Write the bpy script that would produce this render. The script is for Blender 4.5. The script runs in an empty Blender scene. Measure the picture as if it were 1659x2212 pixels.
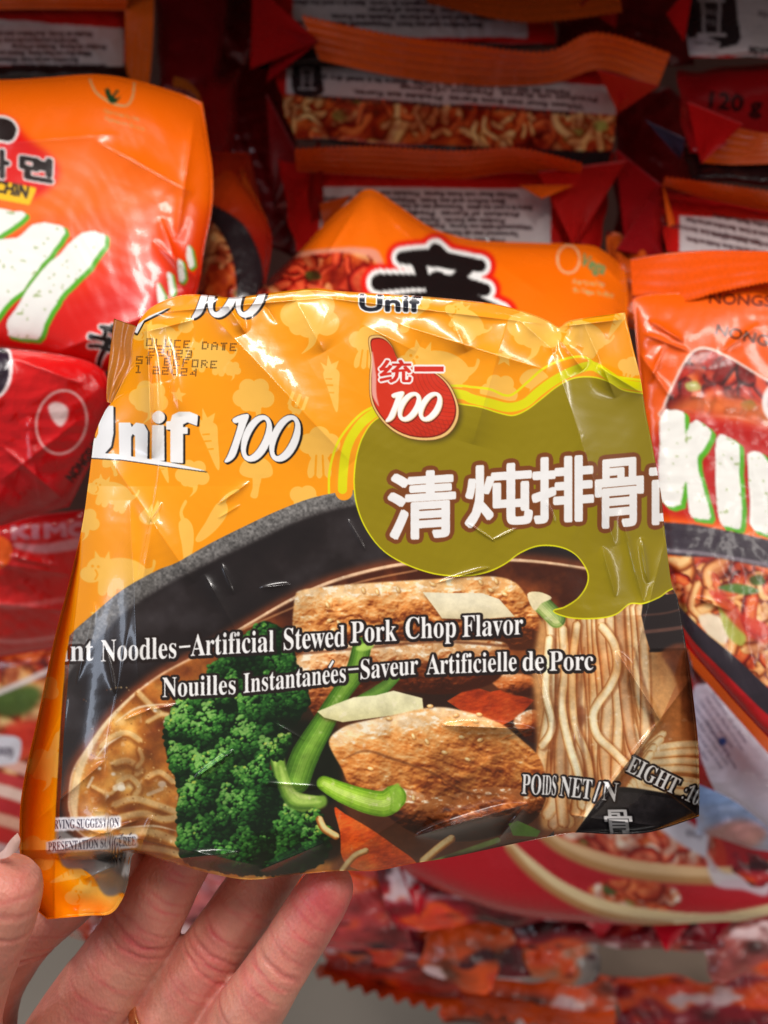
import bpy, bmesh, math, sys, time
import numpy as np
from mathutils import Vector, Matrix

# ------------------------------------------------------------------ camera, world, lamps, exposure
SC = bpy.context.scene
PITCH = math.radians(28); CAM = np.array([0., 0., 1.32])
RIGHT = np.array([1., 0., 0.]); FWD = np.array([0., math.cos(PITCH), -math.sin(PITCH)]); UP = np.array([0., math.sin(PITCH), math.cos(PITCH)])
LENS = 35.0; FOC = 1659*LENS/36.0
cd = bpy.data.cameras.new("camera"); cam = bpy.data.objects.new("camera", cd); SC.collection.objects.link(cam); SC.camera = cam
cam.location = CAM; cam.rotation_euler = (math.pi/2-PITCH, 0, 0)
cd.sensor_fit = 'HORIZONTAL'; cd.sensor_width = 36; cd.lens = LENS; cd.clip_start = .01; cd.clip_end = 60
cd.dof.use_dof = True; cd.dof.focus_distance = .172; cd.dof.aperture_fstop = 17
W = bpy.data.worlds.new("World"); SC.world = W; W.use_nodes = True
bg = W.node_tree.nodes["Background"]; bg.inputs[0].default_value = (1.0, .93, .9, 1); bg.inputs[1].default_value = .27
SC.view_settings.view_transform = 'Standard'; SC.view_settings.look = 'None'; SC.view_settings.exposure = 0.0; SC.view_settings.gamma = 1
SC.cycles.use_denoising = True; SC.cycles.max_bounces = 6

def lamp(name, loc, aim, sx, sy, power, col=(1, .95, .9)):
    l = bpy.data.lights.new(name, 'AREA'); l.shape = 'RECTANGLE'; l.size = sx; l.size_y = sy; l.energy = power; l.color = col
    o = bpy.data.objects.new(name, l); SC.collection.objects.link(o); o.location = loc
    d = Vector(aim)-Vector(loc); o.rotation_euler = d.to_track_quat('-Z', 'Y').to_euler(); return o
# the shop's ceiling strips, above and behind the photographer
lamp("ceiling_strip_lamp", (-.25, 0, 2.75), (0, .25, 1.1), 1.3, .12, 22)
lamp("ceiling_strip_lamp", (1.05, .05, 2.5), (0, .25, 1.1), .12, 1.1, 8)
lamp("ceiling_strip_lamp", (-1.35, .1, 2.2), (0, .25, 1.1), .12, .9, 5, (.8, .87, 1))
# added side lamps, cool left and warm right, for reflections on the creases
lamp("added_side_light_left", (-2.3, -1.0, 1.7), (0, .2, 1.3),   .3, 1.2, 8, (.72, .82, 1))
lamp("added_side_light_right", (1.9, -1.1, 2.3), (0, .2, 1.3),   .12, 1.4, 6, (1, .93, .86))

def P3(X, Y, d):
    """point of the photograph (in 1659 x 2212 units) at a distance along the view -> world"""
    X, Y, d = np.asarray(X, float), np.asarray(Y, float), np.asarray(d, float)
    a = (X-829.5)/FOC*d; b = -(Y-1106)/FOC*d
    return CAM+a[..., None]*RIGHT+b[..., None]*UP+d[..., None]*FWD
# ------------------------------------------------------------------ print painter (numpy)
RNG = np.random.RandomState(7)
def zoomA(x, y): return (x*.5022, 589.9+y*.5022)
def zoomB(x, y): return (737.3+x*.5022, 589.9+y*.5022)
def zoomC(x, y): return (36.9+x*.5022, 1179.7+y*.5022)
def zoomD(x, y): return (737.3+x*.5022, 1253.5+y*.5022)
def zz(f, pts): return [f(a, b) for a, b in pts]

def smooth(pts, n=8, closed=True):
    """Catmull-Rom through pts"""
    P = np.array(pts, float); N = len(P); out = []
    t = np.arange(n)/n
    rngk = range(N) if closed else range(N-1)
    for k in rngk:
        if closed: p0, p1, p2, p3 = P[k-1], P[k], P[(k+1) % N], P[(k+2) % N]
        else: p0, p1, p2, p3 = P[max(k-1, 0)], P[k], P[k+1], P[min(k+2, N-1)]
        for u in t:
            out.append(.5*((2*p1)+(-p0+p2)*u+(2*p0-5*p1+4*p2-p3)*u*u+(-p0+3*p1-3*p2+p3)*u**3))
    if not closed: out.append(P[-1])
    return np.array(out)

def edges_of(pts):
    P = np.asarray(pts, float)
    return np.concatenate([P, np.roll(P, -1, 0)], 1)

def circ(x, y, rx, ry=None, rot=0, n=28):
    ry = ry or rx; a = np.arange(n)*2*math.pi/n
    u, v = rx*np.cos(a), ry*np.sin(a); c, s = math.cos(rot), math.sin(rot)
    return np.stack([x+u*c-v*s, y+u*s+v*c], 1)

_GL = {}
def glyphs(txt):
    """boundary edges (N,4) of a line of text, and its bounding box; y up"""
    if txt in _GL: return _GL[txt]
    c = bpy.data.curves.new("lettering", "FONT"); c.body = txt; c.resolution_u = 3
    o = bpy.data.objects.new("lettering", c); m = o.to_mesh()
    nv = len(m.vertices); co = np.zeros(nv*3); m.vertices.foreach_get("co", co); co = co.reshape(-1, 3)[:, :2]
    cnt = {}
    for p in m.polygons:
        vs = list(p.vertices)
        for i in range(len(vs)):
            a, b = vs[i], vs[(i+1) % len(vs)]
            k = (a, b) if a < b else (b, a)
            cnt[k] = cnt.get(k, 0)+1
    ed = np.array([[*co[a], *co[b]] for (a, b), n in cnt.items() if n == 1])
    if len(ed) == 0: ed = np.array([[0, 0, .01, 0], [.01, 0, 0, .01], [0, .01, 0, 0]])
    bb = (min(ed[:, 0].min(), ed[:, 2].min()), ed[:, 1::2].min(), ed[:, 0::2].max(), ed[:, 1::2].max())
    o.to_mesh_clear(); bpy.data.objects.remove(o); bpy.data.curves.remove(c)
    _GL[txt] = (ed, bb); return _GL[txt]

def serif(t):
    out = ""
    for ch in t:
        o = ord(ch)
        if 65 <= o <= 90: out += chr(0x1D400+o-65)
        elif 97 <= o <= 122: out += chr(0x1D41A+o-97)
        elif 48 <= o <= 57: out += chr(0x1D7CE+o-48)
        else: out += ch
    return out

CAP = {}
def text_edges(txt, x0, x1, b0, b1, cap, shear=0.0, capref=None, fn=None):
    """text from x0 to x1, baseline b0..b1 (y down), cap height cap"""
    ed, bb = glyphs(txt)
    if capref is None: capref = "H"
    if capref not in CAP: CAP[capref] = glyphs(capref)[1][3]
    sy = cap/CAP[capref]
    def f(x, y):
        t = (x-bb[0])/max(bb[2]-bb[0], 1e-6)
        X = x0+t*(x1-x0)+y*sy*shear; Y = b0+t*(b1-b0)-y*sy
        return (X, Y) if fn is None else fn(X, Y)
    a, b = f(ed[:, 0], ed[:, 1]); c, d = f(ed[:, 2], ed[:, 3])
    return np.stack([a, b, c, d], 1)

def blur1(a, r, ax):
    if r < 1: return a
    r = int(r); p = [(0, 0)]*a.ndim; p[ax] = (r+1, r)
    c = np.cumsum(np.pad(a, p, mode='edge'), axis=ax)
    n = a.shape[ax]
    hi = np.take(c, np.arange(2*r+1, 2*r+1+n), axis=ax); lo = np.take(c, np.arange(0, n), axis=ax)
    return (hi-lo)/(2*r+1)
def blur(a, r):
    for _ in range(2): a = blur1(blur1(a, r, 0), r, 1)
    return a

def noise(shape, cell, seed, octs=4, ani=(1, 1), gain=.5):
    """smooth fractal value noise in 0..1"""
    R = np.random.RandomState(seed); H, W = shape; out = np.zeros(shape, np.float32); amp = 1; tot = 0
    for o in range(octs):
        cy, cx = cell*ani[1]/2**o, cell*ani[0]/2**o
        gh, gw = int(H/cy)+4, int(W/cx)+4
        g = R.rand(gh, gw).astype(np.float32)
        y = np.arange(H)/cy; x = np.arange(W)/cx
        yi = y.astype(int); xi = x.astype(int); fy = (y-yi).astype(np.float32); fx = (x-xi).astype(np.float32)
        fy = fy*fy*(3-2*fy); fx = fx*fx*(3-2*fx)
        r0 = g[yi][:, xi]*(1-fx)+g[yi][:, xi+1]*fx; r1 = g[yi+1][:, xi]*(1-fx)+g[yi+1][:, xi+1]*fx
        out += amp*(r0*(1-fy)[:, None]+r1*fy[:, None]); tot += amp; amp *= gain
        if min(cy, cx) < 1.5: break
    return out/tot

def ramp(t, stops):
    t = np.clip(t, 0, 1); ks = [s[0] for s in stops]
    return np.stack([np.interp(t, ks, [s[1][i] for s in stops]) for i in range(3)], -1).astype(np.float32)
def C8(*c): return np.array(c, np.float32)/255.

class Canvas:
    def __init__(s, x0, y0, x1, y1, k=1.0, bg=(255, 150, 10)):
        s.x0, s.y0, s.k = x0, y0, k
        s.W = int((x1-x0)*k); s.H = int((y1-y0)*k)
        s.im = np.empty((s.H, s.W, 3), np.float32); s.im[:] = C8(*bg)
    def grid(s, sl):
        ys = (np.arange(sl[0].start, sl[0].stop)+.5)/s.k+s.y0; xs = (np.arange(sl[1].start, sl[1].stop)+.5)/s.k+s.x0
        return np.meshgrid(xs, ys)
    def box(s, xa, ya, xb, yb, pad=0):
        a = max(0, int((xa-s.x0-pad)*s.k)-1); b = min(s.W, int((xb-s.x0+pad)*s.k)+2)
        c = max(0, int((ya-s.y0-pad)*s.k)-1); d = min(s.H, int((yb-s.y0+pad)*s.k)+2)
        if b <= a or d <= c: return None
        return (slice(c, d), slice(a, b))
    def raster(s, ed, pad=0, K=3):
        """even-odd coverage of an edge soup -> (slice, mask)"""
        sl = s.box(min(ed[:, 0].min(), ed[:, 2].min()), ed[:, 1::2].min(), max(ed[:, 0].max(), ed[:, 2].max()), ed[:, 1::2].max(), pad)
        if sl is None: return None, None
        h, w = sl[0].stop-sl[0].start, sl[1].stop-sl[1].start
        e = ed.astype(float).copy()
        e[:, 0::2] = ((e[:, 0::2]-s.x0)*s.k-sl[1].start)*K; e[:, 1::2] = ((e[:, 1::2]-s.y0)*s.k-sl[0].start)*K
        acc = np.zeros((h*K, w*K+1), np.int32)
        for xa, ya, xb, yb in e:
            if ya > yb: xa, ya, xb, yb = xb, yb, xa, ya
            r0 = max(0, math.ceil(ya-.5)); r1 = min(h*K, math.ceil(yb-.5))
            if r1 <= r0: continue
            r = np.arange(r0, r1); x = xa+(r+.5-ya)*(xb-xa)/(yb-ya)
            c = np.clip(np.ceil(x-.5), 0, w*K).astype(int)
            acc[r, c] += 1
        m = (np.cumsum(acc, 1)[:, :-1] & 1).astype(np.float32)
        return sl, m.reshape(h, K, w, K).mean((1, 3))
    def dil(s, m, r):
        r = r*s.k; out = m.copy(); h, w = m.shape
        n = max(12, int(r*3)); offs = {(int(round(q*r*math.cos(a))), int(round(q*r*math.sin(a)))) for q in (1, .6, .3) for a in np.arange(n)*2*math.pi/n}
        for dx, dy in offs:
            ya, yb = max(0, dy), min(h, h+dy); xa, xb = max(0, dx), min(w, w+dx)
            if yb <= ya or xb <= xa: continue
            np.maximum(out[ya:yb, xa:xb], m[ya-dy:yb-dy, xa-dx:xb-dx], out=out[ya:yb, xa:xb])
        return out
    def put(s, sl, m, col, al=1.0):
        if sl is None: return
        m = (m*al)[..., None]
        s.im[sl] = s.im[sl]*(1-m)+np.asarray(col, np.float32)*m
    def fill(s, pts, col, al=1.0, soft=0, grow=0, ed=None):
        ed = edges_of(pts) if ed is None else ed
        sl, m = s.raster(ed, pad=grow+soft*3+2)
        if sl is None: return None, None
        if grow: m = s.dil(m, grow)
        if soft: m = blur(m, max(1, soft*s.k))
        if col is not None: s.put(sl, m, C8(*col) if isinstance(col, tuple) else col, al)
        return sl, m
    def text(s, ed, layers, shift=(0, 0)):
        """layers: list of (grow, soft, colour, dx, dy) painted back to front"""
        for grow, soft, col, dx, dy in layers:
            e = ed.copy(); e[:, 0::2] += dx; e[:, 1::2] += dy
            s.fill(None, col, 1.0, soft, grow, ed=e)
    def stroke(s, pts, w, col=None, al=1.0, soft=.7, n=6, shade=None, closed=False, raw=False):
        """tapered stroke, w a number or a width per point; shade(t)->colour, t in -1..1 across"""
        P = np.array(pts, float) if raw else smooth(pts, n, closed)
        Wd = np.full(len(P), float(w)) if np.isscalar(w) else np.interp(np.linspace(0, 1, len(P)), np.linspace(0, 1, len(w)), w)
        mx = Wd.max()
        sl = s.box(P[:, 0].min(), P[:, 1].min(), P[:, 0].max(), P[:, 1].max(), mx+2)
        if sl is None: return
        X, Y = s.grid(sl); best = np.full(X.shape, 1e9, np.float32); side = np.zeros(X.shape, np.float32); al_ = np.ones(X.shape, np.float32)
        for i in range(len(P)-1):
            a, b = P[i], P[i+1]; d = b-a; L2 = d@d+1e-9; wv = max(Wd[i], Wd[i+1])+2
            q = s.box(min(a[0], b[0]), min(a[1], b[1]), max(a[0], b[0]), max(a[1], b[1]), wv)
            if q is None: continue
            q = (slice(q[0].start-sl[0].start, q[0].stop-sl[0].start), slice(q[1].start-sl[1].start, q[1].stop-sl[1].start))
            x, y = X[q]-a[0], Y[q]-a[1]
            t = np.clip((x*d[0]+y*d[1])/L2, 0, 1); ww = Wd[i]+(Wd[i+1]-Wd[i])*t
            ex, ey = x-t*d[0], y-t*d[1]; r = np.sqrt(ex*ex+ey*ey)/np.maximum(ww, .1)
            sg = np.sign(d[0]*y-d[1]*x)
            u = r < best[q]
            best[q] = np.where(u, r, best[q]); side[q] = np.where(u, sg*r, side[q]); al_[q] = np.where(u, ww, al_[q])
        m = np.clip((1-best)*al_/max(soft, .3)+.5, 0, 1)
        c = shade(np.clip(side, -1, 1)) if shade else C8(*col)
        s.put(sl, m, c, al)

def lin(c): return np.where(c <= .04045, c/12.92, ((c+.055)/1.055)**2.4)
def sample(cv, X, Y):
    x = np.clip((X-cv.x0)*cv.k-.5, 0, cv.W-1.001); y = np.clip((Y-cv.y0)*cv.k-.5, 0, cv.H-1.001)
    xi = x.astype(int); yi = y.astype(int); fx = (x-xi)[..., None]; fy = (y-yi)[..., None]; im = cv.im
    return (im[yi, xi]*(1-fx)+im[yi, xi+1]*fx)*(1-fy)+(im[yi+1, xi]*(1-fx)+im[yi+1, xi+1]*fx)*fy
# ------------------------------------------------------------------ materials
def new_mat(name):
    m = bpy.data.materials.new(name); m.use_nodes = True; nt = m.node_tree; return m, nt, nt.nodes["Principled BSDF"]
def node(nt, t, **k):
    n = nt.nodes.new(t)
    for a, b in k.items(): setattr(n, a, b)
    return n
def film_mat(name, rough=.2, coat=.4, bump=.12, spec=.5, scale=260):
    """printed plastic film: ink from the sheet's own colour layer, fine crinkle, varnish"""
    m, nt, p = new_mat(name); at = node(nt, "ShaderNodeAttribute", attribute_name="ink")
    nt.links.new(at.outputs["Color"], p.inputs["Base Color"])
    p.inputs["Roughness"].default_value = rough; p.inputs["Specular IOR Level"].default_value = spec
    p.inputs["Coat Weight"].default_value = coat; p.inputs["Coat Roughness"].default_value = .06
    tc = node(nt, "ShaderNodeTexCoord"); n1 = node(nt, "ShaderNodeTexNoise"); n1.inputs["Scale"].default_value = scale; n1.inputs["Detail"].default_value = 3
    mr = node(nt, "ShaderNodeMapRange"); mr.inputs["To Min"].default_value = rough*.7; mr.inputs["To Max"].default_value = rough*1.5
    n2 = node(nt, "ShaderNodeTexNoise"); n2.inputs["Scale"].default_value = 45
    nt.links.new(tc.outputs["Object"], n1.inputs["Vector"]); nt.links.new(tc.outputs["Object"], n2.inputs["Vector"])
    nt.links.new(n2.outputs["Fac"], mr.inputs["Value"]); nt.links.new(mr.outputs["Result"], p.inputs["Roughness"])
    b = node(nt, "ShaderNodeBump"); b.inputs["Strength"].default_value = bump; b.inputs["Distance"].default_value = .001
    nt.links.new(n1.outputs["Fac"], b.inputs["Height"]); nt.links.new(b.outputs["Normal"], p.inputs["Normal"]); nt.links.new(b.outputs["Normal"], p.inputs["Coat Normal"])
    return m
def plain_mat(name, col, rough=.5, metal=0, nscale=20, var=.15, bump=0):
    m, nt, p = new_mat(name); tc = node(nt, "ShaderNodeTexCoord"); n1 = node(nt, "ShaderNodeTexNoise"); n1.inputs["Scale"].default_value = nscale; n1.inputs["Detail"].default_value = 6
    cr = node(nt, "ShaderNodeValToRGB"); c = np.array(col)
    cr.color_ramp.elements[0].position = .3; cr.color_ramp.elements[1].position = .7
    cr.color_ramp.elements[0].color = (*np.clip(c*(1-var), 0, 1), 1); cr.color_ramp.elements[1].color = (*np.clip(c*(1+var), 0, 1), 1)
    nt.links.new(tc.outputs["Object"], n1.inputs["Vector"]); nt.links.new(n1.outputs["Fac"], cr.inputs["Fac"]); nt.links.new(cr.outputs["Color"], p.inputs["Base Color"])
    p.inputs["Roughness"].default_value = rough; p.inputs["Metallic"].default_value = metal
    if bump:
        b = node(nt, "ShaderNodeBump"); b.inputs["Strength"].default_value = bump; b.inputs["Distance"].default_value = .002
        nt.links.new(n1.outputs["Fac"], b.inputs["Height"]); nt.links.new(b.outputs["Normal"], p.inputs["Normal"])
    return m

# ------------------------------------------------------------------ objects
def tag(o, label=None, cat=None, group=None, kind=None):
    if label: o["label"] = label
    if cat: o["category"] = cat
    if group: o["group"] = group
    if kind: o["kind"] = kind
    return o
def empty(name, loc, label, cat, group=None):
    o = bpy.data.objects.new(name, None); SC.collection.objects.link(o); o.location = Vector(loc); o.empty_display_size = .01
    return tag(o, label, cat, group)
def mesh_obj(name, verts, faces, mat, parent=None, ink=None, smooth_=True, origin=None):
    """verts in world space; faces (N,4) or (N,3) numpy"""
    verts = np.asarray(verts, np.float32).reshape(-1, 3); faces = np.asarray(faces, np.int32)
    org = np.array(parent.location) if parent is not None else (np.array(origin) if origin is not None else verts.mean(0))
    me = bpy.data.meshes.new(name); n = faces.shape[1]
    me.vertices.add(len(verts)); me.vertices.foreach_set("co", (verts-org).astype(np.float32).ravel())
    me.loops.add(faces.size); me.loops.foreach_set("vertex_index", faces.ravel())
    me.polygons.add(len(faces)); me.polygons.foreach_set("loop_start", np.arange(0, faces.size, n, dtype=np.int32))
    try: me.polygons.foreach_set("loop_total", np.full(len(faces), n, dtype=np.int32))
    except Exception: pass
    me.update(calc_edges=True)
    if smooth_: me.polygons.foreach_set("use_smooth", np.ones(len(faces), bool))
    if ink is not None:
        a = me.color_attributes.new("ink", 'FLOAT_COLOR', 'POINT')
        c = np.ones((len(verts), 4), np.float32); c[:, :3] = ink.reshape(-1, 3); a.data.foreach_set("color", c.ravel())
    me.materials.append(mat)
    o = bpy.data.objects.new(name, me); SC.collection.objects.link(o)
    if parent is not None: o.parent = parent
    else: o.location = Vector(org)
    return o
def grid_faces(nv, nu, off=0, flip=False):
    i = np.arange((nv-1)*(nu-1)); r, c = i//(nu-1), i % (nu-1); a = r*nu+c+off
    f = np.stack([a, a+nu, a+nu+1, a+1], 1)
    return f[:, ::-1].copy() if flip else f
def resamp(pts, n, mode):
    P = np.array(pts, float); P = smooth(P, 6, False)
    if mode == 'x': k = (P[:, 0]-P[0, 0])/(P[-1, 0]-P[0, 0])
    elif mode == 'y': k = (P[:, 1]-P[0, 1])/(P[-1, 1]-P[0, 1])
    else:
        k = np.r_[0, np.cumsum(np.hypot(*np.diff(P[:, :2], axis=0).T))]; k /= k[-1]
    k = np.maximum.accumulate(k); t = np.linspace(0, 1, n)
    return np.stack([np.interp(t, k, P[:, i]) for i in range(2)], 1)
def coons(top, right, bottom, left, nu, nv, mode=('x', 'y')):
    T, B = resamp(top, nu, mode[0]), resamp(bottom, nu, mode[0]); L, R = resamp(left, nv, mode[1]), resamp(right, nv, mode[1])
    s = np.linspace(0, 1, nu)[None, :, None]; t = np.linspace(0, 1, nv)[:, None, None]
    P = (1-t)*T[None]+t*B[None]+(1-s)*L[:, None]+s*R[:, None]-((1-s)*(1-t)*T[0]+s*(1-t)*T[-1]+(1-s)*t*B[0]+s*t*B[-1])
    return P, np.broadcast_to(s[..., 0], P.shape[:2]), np.broadcast_to(t[..., 0], P.shape[:2])
def crumple(X, Y, size, seed, n=5, amp=1.0, eps=.03):
    """creased film: warped triangle waves in random directions, patchy; X, Y any units of size"""
    R = np.random.RandomState(seed); out = np.zeros_like(X)
    for i in range(n):
        a = R.rand()*math.pi; lam = size*(.6+1.1*R.rand()); ph = R.rand()*9
        wx = .35*size*np.sin((X*math.cos(a+1.2)+Y*math.sin(a+1.2))/size*2.1+ph)+.2*size*np.sin((X-Y)/size*1.3+ph*2)
        u = (X*math.cos(a)+Y*math.sin(a)+wx)/lam+ph
        tri = np.sqrt((2*np.abs(u-np.floor(u)-.5)-.5)**2+eps**2)
        msk = .5+.5*np.sin(X/size*(1.1+.4*i)+ph)*np.sin(Y/size*(.9+.3*i)+ph*1.7)
        out += tri*msk*lam/size
    return out*amp/n
def crease(X, Y, x0, y0, x1, y1, w, amp, skew=0.0):
    """a ridge (amp>0) or furrow along a segment, fading out at its ends"""
    dx, dy = x1-x0, y1-y0; L = math.hypot(dx, dy); u = ((X-x0)*dx+(Y-y0)*dy)/L/L; v = (-(X-x0)*dy+(Y-y0)*dx)/L
    f = np.clip(1-np.abs(2*u-1)**3, 0, 1)*(u > 0)*(u < 1)
    wv = w*(.35+.65*f); r = np.where(v > 0, v/(1+skew), v/(1-skew))
    return amp*f*np.exp(-(np.sqrt(r*r+.5)-.7)/wv)

def packet(name, label, group, outline, depth4, art, bulge=6, back=14, step=4, wr=(60, 1.0, 1), mat=None, creases=(), extra=None, edge=3.0, cat="noodle packet", names=("front_panel", "back_panel"), back_col=(200, 60, 20), profile=None):
    """closed film pouch: printed front sheet, back sheet. depth4 = distance at TL,TR,BR,BL (m); bulge in mm"""
    top, right, bottom, left = outline
    A = np.array([*top, *bottom], float); w, h = np.ptp(A[:, 0]), np.ptp(np.array([*left, *right], float)[:, 1])
    nu, nv = max(12, int(w/step)), max(12, int(h/step))
    P, s, t = coons(top, right, bottom, left, nu, nv)
    X, Y = P[..., 0], P[..., 1]
    a, b, c, d = depth4; D = (a*(1-s)+b*s)*(1-t)+(d*(1-s)+c*s)*t
    e = np.clip((1-np.abs(2*s-1)**edge)*(1-np.abs(2*t-1)**edge), 0, 1)**.6
    if profile is not None: e = profile(X, Y, s, t, e)
    hgt = bulge*e+wr[1]*(crumple(X, Y, wr[0], wr[2])*2+.5*crumple(X, Y, wr[0]*.4, wr[2]+5))*(.35+.65*np.minimum(1, e*1.5))-wr[1]
    for k in creases: hgt = hgt+crease(X, Y, *k)
    if extra is not None: hgt = hgt+extra(X, Y, s, t)
    rim = np.clip(np.minimum(np.minimum(s, 1-s)*nu, np.minimum(t, 1-t)*nv)/3., 0, 1)
    V = P3(X, Y, D-hgt*.001*rim)
    # keep the outline: distances change along the line of sight only
    ink = lin(np.clip(sample(art, X, Y), 0, 1))
    root = empty(name, V[nv//2, nu//2], label, cat, group)
    mesh_obj(names[0], V, grid_faces(nv, nu), mat, root, ink)
    q = 3; iu = np.unique(np.r_[np.arange(0, nu, q), nu-1]); iv = np.unique(np.r_[np.arange(0, nv, q), nv-1]); ix = np.ix_(iv, iu)
    rb = rim[ix]; Db = np.maximum(D[ix]+(back*e[ix]**.8+.4+wr[1]*crumple(X[ix], Y[ix], wr[0], wr[2]+3))*.001, D[ix]-hgt[ix]*.001+.0015)
    Vb = V[ix]*(1-rb[..., None])+P3(X[ix], Y[ix], Db)*rb[..., None]
    inkb = np.broadcast_to(lin(C8(*back_col)), Vb.shape)
    mesh_obj(names[1], Vb, grid_faces(len(iv), len(iu), flip=True), mat, root, inkb)
    return root

def seal(parent, a, b, col, mat, ribs=5, zig=0, n=None, name="end_seal", amp=.35, rib_along=True, thick=.5, seed=0, wave=1.0, label=None, col2=None):
    """crimped seal strip between polylines a and b, points (X, Y, depth)"""
    def rs(p, n):
        P = np.array(p, float); Q = smooth(P, 6, False); k = np.r_[0, np.cumsum(np.hypot(*np.diff(Q[:, :2], axis=0).T))]; k /= k[-1]
        return np.stack([np.interp(np.linspace(0, 1, n), k, Q[:, i]) for i in range(3)], 1), k
    L = np.hypot(*np.diff(np.array(a)[:, :2], axis=0).T).sum(); n = n or max(40, int(L/3)); m = 26
    A, _ = rs(a, n); B, _ = rs(b, n); t = np.linspace(0, 1, m)[:, None, None]; s = np.linspace(0, 1, n)[None, :]
    Q = A[None]*(1-t)+B[None]*t
    if zig:
        z = 2*np.abs((s*L/zig) % 1-.5); ww = np.hypot(*(B-A)[:, :2].T)[None]; k = (z*zig*.55/np.maximum(ww, 1))[..., None]
        Q = Q-(B-A)[None]*k*np.clip((t-.6)/.4, 0, 1)
    T2 = t[..., 0]; R = np.random.RandomState(seed)
    h = amp*np.sin(T2*ribs*2*math.pi)*np.clip(T2*6, 0, 1) if rib_along else amp*np.sin(s*L/7.)+0*T2
    wv = wave*T2*(1.2*np.sin(s*L/85+seed)+.8*np.sin(s*L/37+seed*2.3)+.4*np.sin(s*L/17+seed*3+T2*2))
    V = P3(Q[..., 0], Q[..., 1], Q[..., 2]-(h+wv)*.001); V2 = P3(Q[..., 0], Q[..., 1], Q[..., 2]-(h+wv)*.001+thick*.001)
    c = lin(C8(*col)); ink = np.broadcast_to(c, V.shape).copy()
    if col2 is not None: ink[:] = c+(lin(C8(*col2))-c)*(T2[..., None] < .3)
    nz = .92+.16*R.rand(m, n)[..., None]; ink *= nz
    fs = np.concatenate([grid_faces(m, n), grid_faces(m, n, m*n, True)])
    # edges
    def strip(ia): ia = np.array(ia); return np.stack([ia[:-1], ia[1:], ia[1:]+m*n, ia[:-1]+m*n], 1)
    fs = np.concatenate([fs, strip(np.arange(n)[::-1]), strip((m-1)*n+np.arange(n)), strip(np.arange(m)*n), strip((np.arange(m)*n+n-1)[::-1])])
    o = mesh_obj(name, np.concatenate([V.reshape(-1, 3), V2.reshape(-1, 3)]), fs, mat, parent, np.concatenate([ink.reshape(-1, 3)]*2))
    if label: o["label"] = label
    return o
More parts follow.
